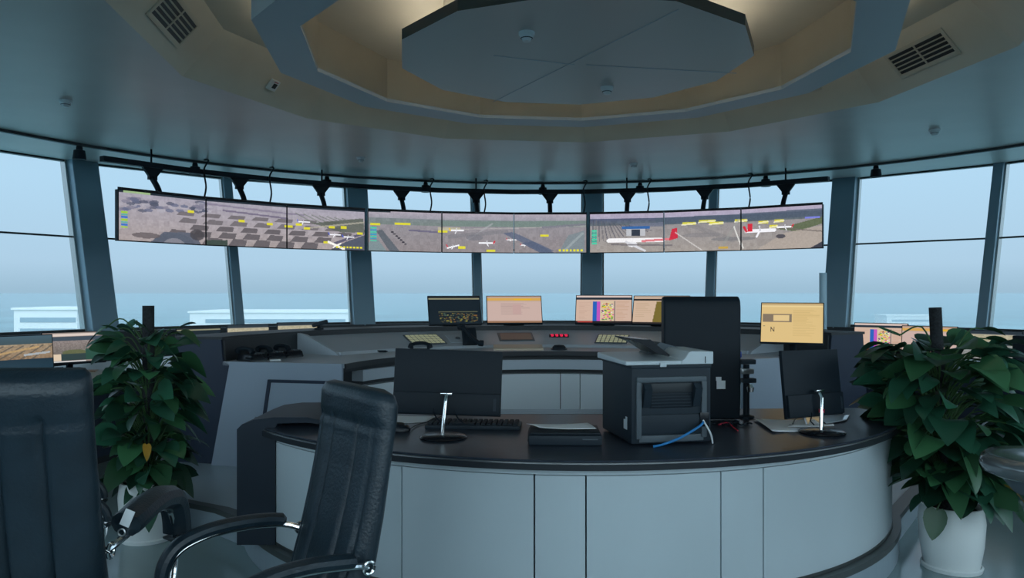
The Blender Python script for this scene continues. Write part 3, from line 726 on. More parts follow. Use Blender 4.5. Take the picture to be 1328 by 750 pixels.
t = thing('writing_tray', 'flat beige tray lying on the console below the flush display', 'tray', (p.x, p.y, WT + PLAT + .001), .03)
bx('board', (0, 0, .022), (.52, .24, .020), M_beige, t, (.12, 0, 0), .004); bx('rim', (0, .115, .03), (.52, .012, .014), M_dkgrey, t)
# telephones on the left worktop
for (r, az, rz, w) in ((2.80, -74.2, 1.0, 'nearest the left end of the console'), (2.76, -69.6, .9, 'second from the left end of the console'), (2.74, -65.0, .9, 'third from the left end of the console')):
    p = pol(r, az, WT + PLAT + .001, DX, DY); phone('desk_telephone', 'black desk telephone on the worktop, ' + w, p, rz)['group'] = 'telephones on the left console worktop'
p = at(318, 456, 7.3); q = pol(2.56, -74.5, WT + PLAT + .006, DX, DY)
b = MB(); b.box((0, 0, .006), (.09, .06, .012), bev=.003); o = b.build('note_block', M_paper); o.location = q; o.rotation_euler = (0, 0, .4); tag(o, 'small white note pad beside the telephones on the left console end', 'note pad')
t = thing('ball_pen', 'dark pen lying on the console worktop left of the left desk monitor', 'pen', at(492, 457, 7.75).xy.to_3d() + Vector((0, 0, WT + PLAT + .012)), .05)
b = MB(); b.tube([(-.09, 0, 0), (.06, 0, 0), (.085, 0, 0)], [.011, .011, .003], 10); b.build('barrel', M_black, t); b = MB(); b.tube([(-.10, 0, .0), (-.06, 0, .0)], .012, 10); b.build('cap', M_white, t)

# ------------------------------------------------------------------ monitors on the console
def lines(p, v0, v1, n, u0, u1, c, a=.5):
    for k in range(n):
        v = v0 + (v1 - v0) * k / n; e = u0 + (u1 - u0) * (.45 + .55 * p.rng.rand()); p.rect(u0, v, e, v + (v1 - v0) / n * .45, c, a)
def pic_radar():
    p = Pic(96, 60, 1, (16, 30, 38)); p.rect(0, .06, 1, .12, (150, 148, 120)); p.rect(0, 0, 1, .06, (30, 34, 36))
    for k in range(150):
        u, v = .18 + .75 * p.rng.rand(), .58 + .36 * p.rng.rand() ** .8
        if v > .58 + .0 * u: p.rect(u, v, u + .03, v + .022, [(150, 140, 60), (110, 100, 60), (160, 110, 50), (90, 110, 90)][k % 4], .8)
    p.rect(.18, .55, .95, .58, (90, 92, 70)); return p
def pic_form():
    p = Pic(96, 60, 1, (214, 186, 176)); p.rect(0, 0, 1, .05, (190, 160, 140)); p.rect(0, .07, 1, .17, (226, 176, 92)); p.rect(.5, .10, .82, .15, (240, 190, 40)); p.rect(0, .17, 1, .2, (200, 178, 160)); lines(p, .26, .72, 12, .25, .82, (178, 152, 146), .55); p.rect(.47, .3, .62, .68, (206, 172, 166)); p.rect(0, .93, 1, 1, (160, 120, 90)); return p
def pic_table(wide=True):
    p = Pic(96, 60, 1, (222, 190, 170)); p.rect(0, 0, 1, .06, (226, 204, 196)); p.rect(0, .07, 1, .15, (36, 48, 60)); p.rect(.3, .22, .38, .93, (40, 104, 196)); p.rect(.38, .22, .44, .93, (204, 90, 200)); p.rect(.44, .2, .68, .93, (230, 206, 170))
    cs = [(224, 60, 150), (240, 220, 50), (60, 160, 70), (230, 150, 60), (240, 240, 230), (120, 40, 120)]
    for k in range(90): u, v = .45 + .21 * p.rng.rand(), .24 + .66 * p.rng.rand(); p.rect(u, v, u + .03, v + .03, cs[(k * 7) % 6] if v < .65 else cs[(k % 3)])
    p.rect(.69, .2, .71, .93, (140, 130, 120)); lines(p, .22, .9, 12, .73, .96, (206, 166, 138), .6); lines(p, .25, .9, 14, .05, .27, (206, 170, 150), .5); p.rect(0, .94, 1, 1, (40, 30, 30)); p.rect(.03, .95, .3, .99, (200, 60, 50)); return p
def pic_map():
    p = Pic(96, 60, 1, (222, 192, 166)); p.rect(0, 0, 1, .07, (200, 178, 160)); p.rect(0, .1, 1, .16, (30, 30, 30)); p.quad([(.42, .2), (1, .2), (1, .95), (.36, .95)], (128, 112, 48)); lines(p, .25, .8, 8, .04, .34, (200, 170, 140), .5); p.rect(0, .95, 1, 1, (60, 50, 46)); return p
def pic_page():
    p = Pic(96, 72, 1, (236, 204, 140)); p.rect(0, 0, 1, .06, (210, 180, 128)); p.rect(0, .06, 1, .1, (246, 220, 160)); p.rect(.02, .28, .5, .48, (140, 124, 104)); p.rect(.2, .3, .46, .46, (240, 210, 150)); lines(p, .16, .85, 20, .52, .97, (216, 184, 120), .55); p.line(.16, .72, .16, .62, .012, (80, 70, 60)); p.line(.16, .62, .21, .72, .012, (80, 70, 60)); p.line(.21, .72, .21, .62, .012, (80, 70, 60)); p.rect(.03, .58, .06, .6, (90, 80, 70)); return p
def pic_field():
    p = Pic(96, 60, 1, (40, 62, 74)); p.vgrad(0, .25, (70, 96, 110), (66, 86, 92)); p.vgrad(.25, .7, (170, 150, 122), (150, 124, 96)); p.noise(26, 3, .25, .7)
    for k in range(6): p.line(-.1 + k * .16, .7, .3 + k * .14, .3, .02, (88, 84, 78), .7)
    p.line(.0, .6, .8, .34, .03, (206, 170, 116), .8); p.line(.6, .58, .95, .52, .03, (180, 186, 190)); p.vgrad(.7, 1, (28, 52, 66), (34, 62, 78)); return p
def pic_cam():
    p = Pic(96, 60, 1, (150, 136, 130)); p.rect(0, .03, 1, .12, (232, 214, 204)); p.rect(0, .13, 1, .27, (64, 78, 92)); p.vgrad(.27, .7, (150, 138, 134), (120, 112, 106)); p.noise(26, 2, .27, .75); p.ell(.5, .66, .2, .1, (96, 106, 60), .7); p.rect(.02, .7, .28, .92, (236, 214, 186)); p.rect(.28, .7, .68, .92, (52, 70, 70)); p.rect(.68, .55, 1, .92, (44, 84, 70)); p.rect(.05, .93, .68, .97, (226, 226, 226)); p.rect(0, .97, 1, 1, (20, 24, 28)); return p
def pic_pale():
    p = Pic(96, 60, 1, (150, 150, 146)); p.rect(0, 0, 1, .12, (40, 52, 60)); p.rect(0, .14, 1, .38, (186, 178, 150)); p.noise(24, 3, .14, .38); p.rect(0, .40, 1, .5, (40, 52, 60)); p.vgrad(.52, 1, (150, 154, 152), (140, 142, 138)); p.noise(18, 3, .52, 1); return p

def monitor(name, label, loc, rz, w, h, tilt, pic, lift, group=None, stand=True, roll=0.0):
    """front faces local -y; lift = height of the lower screen edge over the base"""
    t = thing(name, label, 'monitor', loc, rz, group)
    holder = MB().box((0, 0, 0), (w, .03, h), bev=.004).build('casing', M_black, t)
    holder.location = (0, 0, lift + h / 2 * math.cos(tilt)); holder.rotation_euler = (-tilt, roll, 0)
    s = screen_mesh('screen', pic.C, w - .018, h - .024, holder, y=-.0165, z=.003)
    rb = MB().box((0, .032, -.02), (w * .55, .035, h * .5), bev=.01).build('rear_housing', M_black, holder)
    if stand:
        b = MB(); b.tube([(0, .14, .01), (0, .13, lift * .6), (0, .06, lift + h * .35)], .022, 8, sx=1.6); b.build('stand', M_black, t)
        MB().box((0, .11, .008), (.24, .19, .016), bev=.006).build('foot', M_black, t)
    return t
SHELF = zz(-.435) + PLAT
def at_r(x, r):
    return ray_circle(x, r, DX, DY)
gm = 'monitors along the console'
for (x, r, w, h, tilt, pic, lab, dz, dlift) in (
        (589.5, 3.13, .615, .36, .38, pic_radar(), 'black monitor with sparse yellow radar data on a dark screen, leftmost on the console', 0, -.02),
        (667, 3.13, .655, .36, .42, pic_form(), 'monitor showing a pink form with an orange bar, on the console', 0, -.015),
        (783, 3.13, .66, .365, .40, pic_table(), 'monitor with blue, pink and yellow columns, left of the map monitor', 0, -.015),
        (857, 3.13, .64, .36, .40, pic_map(), 'monitor with an olive map, partly hidden by the tall black display', 0, -.015)):
    p = at_r(x, r - .10); az = math.degrees(math.atan2(p.x - DX, p.y - DY))
    monitor('console_monitor', lab, (p.x, p.y, EYE - .383), -R_(az) * .75, w, h, tilt, pic, .01 + dlift + .02, gm)
p = at(1024, 452, 7.25)
monitor('console_monitor', 'larger monitor showing a cream page, at the right end of the console', (2.62, 7.22, WT + PLAT + .001), -.42, .56, .40, .28, pic_page(), .12, gm)
# pale tube standing on the console coping
q = pol(3.22, 58.2, EYE - .384, DX, DY)
t = thing('chart_tube', 'tall pale blue tube standing beside the cream monitor and right column', 'tube', q)
MB().lathe([(.036, 0), (.036, .585), (.030, .585), (.030, .02), (0, .02)], 24).build('tube_body', M_tube, t); MB().lathe([(.0, 0), (.041, 0), (.041, .02), (.0, .022)], 24).build('end_cap', M_grey, t)
# little camera on the coping, left
q = pol(3.2, -49.5, EYE - .384, DX, DY)
t = thing('console_camera', 'small dark hooded camera on the rim of the console, left', 'lamp', q, .3)
MB().lathe([(0, 0), (.05, 0), (.05, .012), (.016, .02), (.016, .04), (0, .04)], 20).build('base', M_black, t); MB().box((0.01, 0, .06), (.17, .09, .045), (0, -.25, 0), .018).build('hood', M_dkgrey, t)
t = thing('blue_box', 'small bright blue plastic item on the console under the cream monitor', 'box', (2.13, 6.62 - .0, WT + PLAT + .001), .2)
MB().box((0, 0, .03), (.10, .07, .06), bev=.012).build('body', M_bluethin, t); MB().box((0, 0, .064), (.07, .045, .012), bev=.004).build('lid', M_bluethin, t)
t.location = pol(1.98, 57.5, WT + PLAT + .001, DX, DY)

# ------------------------------------------------------------------ on the front desk
TOP = EYE - .80
def on_top(x, y): return on_z(x, y, TOP)
def back_monitor(label, base, rz, w, h, lift, tilt, roll, dark_mark=True, group=None):
    """seen from behind: the back faces local -y, chrome neck on the camera side"""
    t = thing('desk_monitor', label, 'monitor', base, rz, group)
    MB().lathe([(0, 0), (.125, 0), (.13, .006), (.12, .014), (.03, .02), (0, .02)], 36).build('foot', M_blackg, t)
    b = MB(); b.tube([(-.004, .0, .018), (.012, .012, .20), (.014, .035, .235)], [.012, .011, .011], 12); b.build('neck', M_chrome, t)
    if group and rz > .3: MB().tube([(.0095, .010, .115), (.0105, .0105, .135)], .016, 12).build('red_cuff', M_red, t)
    MB().box((.014, .03, .238), (.065, .02, .012), bev=.003).build('hinge', M_chrome, t)
    c = MB().box((0, 0, 0), (w, .022, h), bev=.004).build('casing', M_black, t); c.location = (.02, .085, lift + h / 2 - .012); c.rotation_euler = (tilt, roll, 0)
    MB().box((0, -.018, -h * .32), (w * .98, .02, h * .33), bev=.008).build('rear_housing', M_black, c)
    MB().box((0, .012, 0), (w - .02, .003, h - .02)).build('screen', M_blackg, c)
    MB().box((w * .44, -.0285, -h * .32), (.016, .002, .07)).build('side_label', M_dkgrey, c)
    for s in (-.12, .08): MB().tube([(s * w, -.026, -h * .40), (s * w, -.03, -h * .46), (s * w + .02, .0, -h * .56), (s * w + .05, .0, -h * .62)], .004, 6).build('plug_lead', M_black, c)
    return t
pb1 = on_top(575, 568)
back_monitor('back of a black monitor on a chrome stand, left one on the curved desk', pb1, .02, .605, .365, .125, -.10, .035, group='black monitors on the curved desk')
pb2_ = on_top(1066, 562)
back_monitor('angled back of a black monitor on bent chrome stand, right on the curved desk', pb2_, .55, .50, .385, .095, -.12, .02, group='black monitors on the curved desk')
# tall black display seen from behind
p = on_top(911, 546)
t = thing('tall_display', 'tall black upright display seen from behind, right of the printer', 'display', (p.x, p.y + .06, TOP), .03)
b = MB(); prof = [(-.04, 0), (-.055, .10), (-.06, .70), (-.05, .75), (-.02, .775), (.02, .77), (.03, .73), (.03, 0)]
b.extrude_poly([(-.243, y, z + .004) for y, z in prof], (.486, 0, 0)); b.build('rear_cover', M_black, t, smooth=40, bevel=.012)
bx('screen', (0, .034, .40), (.45, .006, .68), M_blackg, t); bx('foot', (0, 0, .006), (.40, .16, .012), M_blackg, t, bev=.004)
bx('white_label', (.115, -.0605, .225), (.055, .003, .052), M_paper, t); bx('white_label', (.10, -.0605, .262), (.034, .003, .024), M_paper, t)
# clamp arm and fittings beside it
t = thing('clamp_arm', 'metal and black clamp arm beside the tall black display', 'bracket', (p.x + .31, p.y + .12, TOP), .1)
MB().lathe([(0, 0), (.05, 0), (.05, .012), (.02, .02), (.02, .34), (0, .34)], 16).build('post', M_black, t)
bx('arm', (.0, -.01, .36), (.10, .06, .03), M_dkgrey, t, bev=.006); bx('arm', (.0, -.01, .30), (.08, .05, .035), M_steel, t, bev=.008); bx('arm', (.01, -.01, .24), (.09, .05, .03), M_dkgrey, t, bev=.006)
MB().lathe([(0, 0), (.02, 0), (.024, .03), (.012, .05), (0, .05)], 16, (.015, -.03, .17)).build('clamp_knob', M_chrome, t)

# multifunction printer, back towards the camera
pr = on_top(870, 576)
prn = thing('printer', 'bulky black printer with white scanner lid, blue cable at its back', 'printer', (pr.x, pr.y - .02, TOP), R_(11))
W, D, H = .445, .50, .40
MB().box((0, D / 2, H / 2 + .008), (W, D, H), bev=.012).build('body', M_dkgrey, prn)
b = MB()
for sx in (-1, 1):
    for sy in (.06, D - .06): b.lathe([(0, 0), (.02, 0), (.02, .012), (0, .012)], 12, (sx * (W / 2 - .05), sy, 0))
b.build('foot', M_black, prn)
# raised rear frame around the paper slot
b = MB()
for c, s in (((-.185, -.006, .185), (.03, .022, .30)), ((.178, -.006, .185), (.03, .022, .30)), ((-.003, -.006, .345), (.39, .022, .03))): b.box(c, s, bev=.008)
b.build('rear_frame', M_grey, prn)
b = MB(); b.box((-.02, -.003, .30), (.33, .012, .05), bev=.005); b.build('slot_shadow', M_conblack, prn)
b = MB(); prof = [(-.02, .325), (-.045, .30), (-.035, .265), (-.01, .20), (.0, .20), (.0, .325)]
b.extrude_poly([(-.163, y, z) for y, z in prof], (.04, 0, 0)); b.build('slot_cheek', M_dkgrey, prn, smooth=40)
b = MB(); b.extrude_poly([(.115, y, z) for y, z in prof], (.04, 0, 0)); b.build('slot_cheek', M_dkgrey, prn, smooth=40)
b = MB(); b.box((-.003, -.001, .245), (.24, .01, .10), bev=.003); b.build('rear_tray', M_black, prn)
b = MB()
for k in range(6): b.box((-.003, -.0065, .205 + k * .016), (.22, .003, .004))
b.build('tray_rib', M_dkgrey, prn)
MB().box((-.003, -.004, .11), (.34, .012, .10), bev=.004).build('rear_door', M_dkgrey, prn)
MB().box((-.003, -.002, .035), (.36, .012, .035), bev=.004).build('lower_cover', M_grey, prn)
MB().box((.178, -.012, .13), (.05, .012, .075), bev=.003).build('port_panel', M_blackg, prn)
b = MB(); b.box((-.2235, .09, .10), (.003, .05, .05)); b.box((-.2235, .075, .13), (.003, .022, .025)); b.build('side_sticker', M_lid, prn)
b = MB(); b.box((0, D / 2, H + .010), (W + .004, D + .004, .018), bev=.005); b.build('scanner_bed', M_dkgrey, prn)
b = MB(); b.extrude_poly([(-W / 2 - .03, 0.0, H + .02), (-W / 2 - .03, D, H + .02), (-W / 2 - .03, D, H + .055), (-W / 2 - .03, .0, H + .042)], (W + .04, 0, 0)); b.build('scanner_lid', M_lid, prn, smooth=30, bevel=.006)
b = MB(); prof = [(.055, H + .04), (.075, H + .055), (.095, H + .085), (.11, H + .092), (W / 2 + .012, H + .088), (W / 2 + .012, H + .022), (.05, H + .022)]
b.extrude_poly([(x, -.004, z) for x, z in prof], (0, D * .75, 0)); b.build('feeder_hump', M_lid, prn, smooth=30, bevel=.004)
bx('lid_catch', (-.05, -.006, H + .022), (.035, .014, .022), M_lid, prn, bev=.003)
b = MB(); b.box((W / 2 - .035, -.006, H + .045), (.003, .004, .035)); b.build('hump_joint', M_dkgrey, prn)
b = MB(); prof = [(.05, H + .055), (-.02, H + .075), (-.10, H + .125), (-.17, H + .150), (-.175, H + .158), (-.10, H + .150), (-.06, H + .15), (-.01, H + .11), (.05, H + .065)]
b.extrude_poly([(x - .02, .10, z) for x, z in prof], (0, .26, 0)); b.build('feed_tray', M_blackg, prn, smooth=50)
b = MB(); b.extrude_poly([(-.02, .32, H + .055), (.22, .30, H + .055), (.22, .30, H + .075), (.06, .31, H + .12)], (0, .12, 0)); b.build('paper_guide', M_grey, prn, smooth=0)
# blue network cable and white power cable at the printer
pp = prn.matrix_world
RM = Matrix.Translation(prn.location) @ Euler(prn.rotation_euler).to_matrix().to_4x4()
b = MB(); s0 = RM @ Vector((.172, -.018, .12)); s1 = on_top(847, 581) + Vector((0, 0, .006)); b.tube(spline([s0, s0.lerp(s1, .12) + Vector((0, -.03, -.006)), s0.lerp(s1, .5) + Vector((0, -.035, -.014)), s1 + Vector((.05, -.004, .012)), s1], 6), .0065, 8)
tag(b.build('network_cable', M_blue), 'bright blue network cable running from the printer back across the desk', 'cable')
b = MB(); s1 = RM @ Vector((.218, -.03, .006)); b.tube(spline([s0 + Vector((-.004, -.003, .008)), s0.lerp(s1, .5) + Vector((.006, -.02, .0)), s1], 6), .005, 8)
tag(b.build('power_lead', M_white), 'short white lead hanging from the printer back to the desk', 'cable')
b = MB(); 
for k in range(3): b.tube([on_top(818 + 4 * k, 566 + 2 * k) + Vector((.025 * math.cos(i * .5 + k) + i * .0012, .01 * math.sin(i * .9), .012 + .010 * math.sin(i * .5 + k) + .003 * k)) for i in range(22)], .005, 6)
tag(b.build('cable_bundle', M_black), 'coiled black leads bunched at the left foot of the printer', 'cable')
# keyboard, mouse, paper, black box
kp = on_top(615, 554)
kb = thing('keyboard', 'black keyboard behind the left desk monitor stand', 'keyboard', (kp.x, kp.y, TOP), -.08)
MB().box((0, 0, .012), (.56, .19, .024), bev=.006).build('base', M_dkgrey, kb)
for r_ in range(5):
    for c_ in range(17):
        if r_ == 0 and 4 <= c_ <= 8: continue
        MB().box((-.252 + c_ * .0315, -.068 + r_ * .034, .030), (.026, .027, .014), bev=.003, taper=(.85, .85)).build('key', M_black, kb, smooth=30)
MB().box((-.252 + 6 * .0315, -.068, .030), (.15, .027, .014), bev=.003).build('space_bar', M_black, kb)
mp = on_top(519, 559)
ms = thing('computer_mouse', 'black computer mouse with a red stripe, left on the curved desk', 'mouse', (mp.x, mp.y, TOP), -.5); ms.scale = (1.15, 1.15, 1.15)
b = MB(); rows = []
for i in range(9):
    t_ = i / 8; x = -.058 + .116 * t_; hw = .034 * math.sqrt(max(0.02, 1 - (2 * t_ - 1) ** 4)); hh = .042 * math.sqrt(max(.03, 1 - (1.7 * t_ - .75) ** 2 * .95))
    rows.append([(x, hw * math.cos(k * PI / 10), .002 + hh * math.sin(k * PI / 10)) for k in range(11)])
V = b.grid(rows); b.cap(V[0]); b.cap(V[-1], True); b.cap([v for v in [r[0] for r in V] + [r[-1] for r in reversed(V)]], True); b.build('shell', M_blackg, ms)
b = MB(); b.tube([(-.035, .031, .02), (0, .035, .024), (.03, .032, .02)], .004, 6); b.build('red_stripe', M_red, ms)
MB().lathe([(0, -.004), (.008, -.004), (.008, .004), (0, .004)], 12, (.035, 0, .037)).build('scroll_wheel', M_grey, ms)
b = MB(); b.tube(spline([mp + Vector((.06, .0, .012)), on_top(540, 553) + Vector((0, 0, .006)), on_top(560, 547) + Vector((0, 0, .006)), on_top(575, 540) + Vector((0, 0, .006))], 6), .003, 6)
tag(b.build('mouse_lead', M_black), 'thin black mouse lead running back past the keyboard', 'cable')
def sheet(name, label, cat, pts, m, curl=0.0, group=None, z=0.002, n=8):
    """a thin sheet of paper between four desk points (near-left, near-right, far-right, far-left), gently curled"""
    q = [Vector(p) for p in pts]; rows = []
    for i in range(n + 1):
        v = i / n; a = q[0].lerp(q[3], v); c = q[1].lerp(q[2], v)
        rows.append([a.lerp(c, j / n) + Vector((0, 0, z + curl * (j / n * 2 - 1) ** 2 * .5 + curl * .3 * math.sin(v * 3))) for j in range(n + 1)])
    b = MB(); b.grid(rows); o = b.build(name, m, smooth=60)
    md = o.modifiers.new('thickness', 'SOLIDIFY'); md.thickness = .0012; md.offset = 1
    return tag(o, label, cat, group)
sheet('paper_sheet', 'white sheet lying behind the mouse on the curved desk', 'paper', [on_top(510, 551), on_top(553, 548), on_top(566, 541), on_top(508, 540)], M_paper, .004)
bp = on_top(733, 579)
bb = thing('document_scanner', 'flat black box with papers on top, left of the printer', 'scanner', (bp.x + .005, bp.y + .14, TOP), -.03)
MB().box((0, 0, .028), (.385, .27, .052), bev=.008).build('body', M_dkgrey, bb); MB().box((0, -.01, .062), (.37, .24, .014), bev=.006).build('lid', M_black, bb); MB().box((.13, -.137, .035), (.08, .004, .005)).build('slot', M_grey, bb)
MB().box((-.17, .0, .03), (.05, .25, .035), (0, .25, 0), .006).build('side_flap', M_dkgrey, bb)
z0 = TOP + .072
sheet('paper_sheet', 'pale sheets of paper lying on the flat black box beside the printer', 'paper', [(bp.x - .13, bp.y + .10, z0), (bp.x + .17, bp.y + .07, z0), (bp.x + .14, bp.y + .25, z0), (bp.x - .20, bp.y + .22, z0)], M_paper, .010)
sheet('paper_sheet', 'white sheet with a curled dark underside at right on the curved desk', 'paper', [on_top(1002, 562), on_top(1068, 559), on_top(1056, 546), on_top(977, 545)], M_paper, .016)
sheet('plastic_sleeve', 'clear plastic sleeve of papers behind the right chrome stand', 'folder', [on_top(1046, 555), on_top(1098, 547), on_top(1102, 540), on_top(1040, 540)], M_film, .008, z=.006)
sheet('paper_sheet', 'thin white strip of paper beside the right chrome monitor foot', 'paper', [on_top(1022, 559), on_top(1082, 558), on_top(1080, 555.5), on_top(1024, 556)], M_paper, .006, z=.022)
b = MB(); b.tube(spline([on_top(1028, 560) + Vector((0, 0, .045)), on_top(1036, 550) + Vector((0, 0, .05)), on_top(1058, 540) + Vector((0, 0, .06)), on_top(1070, 534) + Vector((0, 0, .10))], 6), .004, 6)
tag(b.build('monitor_lead', M_black), 'black lead looping over papers to the right desk monitor', 'cable')
b = MB(); b.tube([on_top(925, 552) + Vector((i * .006, .03 * math.sin(i * .4), .006 + .006 * math.sin(i * .7) ** 2)) for i in range(40)], .005, 6)
tag(b.build('black_lead', M_black), 'tangle of black lead lying right of the printer', 'cable')
b = MB(); b.tube(spline([on_top(932, 553) + Vector((0, 0, .008)), on_top(944, 551) + Vector((0, 0, .012)), on_top(952, 557) + Vector((0, 0, .007)), on_top(957, 560) + Vector((0, 0, .006))], 6), .004, 6)
tag(b.build('red_lead', M_red), 'short dark red lead on the desk right of the printer', 'cable')

# ------------------------------------------------------------------ leather chairs
def make_chair(label, square=False):
    t = thing('office_chair', label, 'chair', group='black leather office chairs')
    ts = [0, .10, .25, .42, .58, .72, .82, .90, .96, 1.0]
    cy = [-.17, -.215, -.265, -.30, -.325, -.345, -.355, -.36, -.362, -.362]
    cz = [.47, .56, .70, .86, 1.00, 1.12, 1.20, 1.265, 1.30, 1.315]
    hw = [.235, .255, .268, .272, .272, .270, .268, .264, .250, .20]
    th = [.045, .062, .066, .058, .052, .052, .062, .066, .05, .018]
    if square:
        hw = [.25, .265, .272, .275, .275, .275, .275, .274, .270, .258]; cz = [v * 1.03 for v in cz]
    def ip(arr, t_): return float(np.interp(t_, ts, arr))
    b = MB(); rows = []; n = 72; m = 48; up_ = .09 if square else .03; pr_ = .045 if square else .026
    for i in range(m + 1):
        t_ = i / m; y, z, w_, h_ = ip(cy, t_), ip(cz, t_), ip(hw, t_), ip(th, t_)
        row = []
        us = [math.copysign(1 - (1 - abs(q)) ** 1.5, q) for q in [j / 24 - 1 for j in range(49)]]
        for sgn, uu in ((1, us[::-1]), (-1, us[1:-1])):
            for u_ in uu:
                u = abs(u_); d_ = h_ * sgn * max(1 - u ** (7 if square else 4.5), 0) ** .5
                if .05 < t_ < .80:
                    g = (math.exp(-(u / .035) ** 2) + math.exp(-((u - .5) / .035) ** 2)) if square else .8 * math.exp(-((u - .36) / .04) ** 2) + .8 * math.exp(-((u - .78) / .035) ** 2)
                    d_ *= 1 - .30 * g + (.10 * abs(math.sin(u * PI / .5)) if square else 0)
                g2 = math.exp(-((t_ - .78) / .014) ** 2)
                if sgn > 0 or square: d_ *= 1 - .22 * g2
                row.append(Vector((u_ * w_, y, z)) + Vector((0, .97, .24)) * d_)
        rows.append(row)
    V = b.grid(rows, close_u=True); b.cap(V[0], True); b.cap(V[-1]); b.build('backrest', M_leather, t, smooth=60)
    b = MB(); rows = []
    for i in range(11):
        y = -.24 + .52 * i / 10; e = (1 - abs(2 * i / 10 - 1) ** 6) ** .5 if 0 < i < 10 else .35
        row = []
        for k in range(40):
            a = 2 * PI * k / 40; c, s = math.cos(a), math.sin(a)
            row.append((.27 * (.9 + .1 * e) * math.copysign(abs(c) ** .35, c), y, .425 + .060 * e * math.copysign(abs(s) ** .5, s) + (-.03 * max(0, (i - 7) / 3) ** 2)))
        rows.append(row)
    V = b.grid(rows, close_u=True); b.cap(V[0], True); b.cap(V[-1]); b.build('seat', M_leather, t, smooth=60)
    for s in (-1, 1):
        x = s * .30
        ap = spline([(s * .272, -.25, .66 + up_), (x, -.17, .685 + up_), (x, -.02, .70 + up_), (x, .13, .69 + up_), (x, .24, .645 + up_), (x, .285, .56 + up_ * .5), (x, .25, .45), (x, .12, .385), (s * .2, .0, .365)], 7)
        ar = MB(); ar.tube(ap, .013, 10); arm = ar.build('armrest', M_chrome, t)
        pd = MB(); pd.tube([p_ + Vector((0, pr_ * .45, pr_ * .85)) for p_ in ap[5:38]], [.012] + [pr_] * 31 + [.012], 10, sx=1.25); pd.build('arm_pad', M_leather, arm)
        rg = MB(); rg.tube([(s * .285, -.25 + .022 * math.cos(i * PI / 8), .66 + up_ + .022 * math.sin(i * PI / 8)) for i in range(17)], .007, 8); rg.build('pivot_ring', M_chrome, arm)
    MB().box((0, .0, .345), (.24, .26, .04), bev=.01).build('tilt_mechanism', M_black, t)
    MB().lathe([(0, .10), (.045, .10), (.045, .28), (.028, .28), (.028, .33), (0, .33)], 20).build('gas_column', M_black, t)
    for k in range(5):
        a = 2 * PI * k / 5 + .3; c, s = math.cos(a), math.sin(a)
        lb = MB(); lb.tube([(c * .02, s * .02, .125), (c * .16, s * .16, .115), (c * .31, s * .31, .085)], [.034, .028, .02], 8); leg = lb.build('base_leg', M_chrome, t)
        cb_ = MB()
        for q in (-.016, .016):
            cb_.tube([(c * .31 - s * (q - .009), s * .31 + c * (q - .009), .030), (c * .31 - s * (q + .009), s * .31 + c * (q + .009), .030)], .029, 14)
        cb_.tube([(c * .31, s * .31, .03), (c * .31, s * .31, .085)], .008, 8)
        cb_.build('caster', M_black, leg)
    return t
ch1 = make_chair('black leather chair with square back seen from behind at the left edge', True)
ch1.location = (-1.70, 2.90, 0); ch1.rotation_euler = (0, 0, R_(4)); ch1.scale = (1.05, 1.05, 1.055)
ch2 = make_chair('black leather chair with chrome arms turned sideways before the curved desk'); ch2.location = (-.90, 2.86, 0); ch2.rotation_euler = (0, 0, R_(128)); ch2.scale = (1.07, 1.0, 1.0)
ch3 = dup(ch2, (-2.42, 4.05, 0), R_(-60), 'black leather chair mostly hidden behind the left chair, one chrome arm showing')
ch3.scale = (.86, .86, .86)
t = thing('key_tag', 'white tag with a small ring hanging on the left chair arm', 'tag', (-1.337, 2.68, .897))
bx('plate', (0, 0, 0), (.035, .004, .06), M_white, t, (0, .4, 0), .002)
b = MB(); b.tube([(-.02 + .012 * math.cos(i * PI / 6), 0, -.05 + .012 * math.sin(i * PI / 6)) for i in range(13)], .003, 6); b.build('ring', M_steel, t)

# ------------------------------------------------------------------ potted climbers on poles
def leaf(mb, base, d, L, W, droop, roll=0.0):
    d = Vector(d).normalized(); up = Vector((0, 0, 1)); s = d.cross(up)
    if s.length < 1e-3: s = Vector((1, 0, 0))
    s.normalize(); up = s.cross(d).normalized()
    s2 = s * math.cos(roll) + up * math.sin(roll); up2 = up * math.cos(roll) - s * math.sin(roll)
    prof = [(-.12, .0, .24), (0.0, .0, .42), (.18, 0, .52), (.40, 0, .52), (.62, 0, .42), (.80, 0, .27), (.92, 0, .13), (1.0, 0, .0)]
    mid, lf, rt_ = [], [], []
    for t_, _, w_ in prof:
        tt = max(t_, 0)
        c = base + d * (L * tt) - Vector((0, 0, 1)) * droop * L * tt * tt
        fold = up2 * (W * w_ * .22)
        e = c + d * (L * min(t_, 0))
        mid.append(mb.bm.verts.new(c)); 
        if w_ > 0: lf.append(mb.bm.verts.new(e + s2 * W * w_ + fold)); rt_.append(mb.bm.verts.new(e - s2 * W * w_ + fold))
    n = len(prof)
    for i in range(n - 2):
        mb.bm.faces.new((mid[i], mid[i + 1], lf[i + 1], lf[i])); mb.bm.faces.new((mid[i + 1], mid[i], rt_[i], rt_[i + 1]))
    mb.bm.faces.new((mid[n - 2], mid[n - 1], lf[n - 2])); mb.bm.faces.new((mid[n - 1], mid[n - 2], rt_[n - 2]))
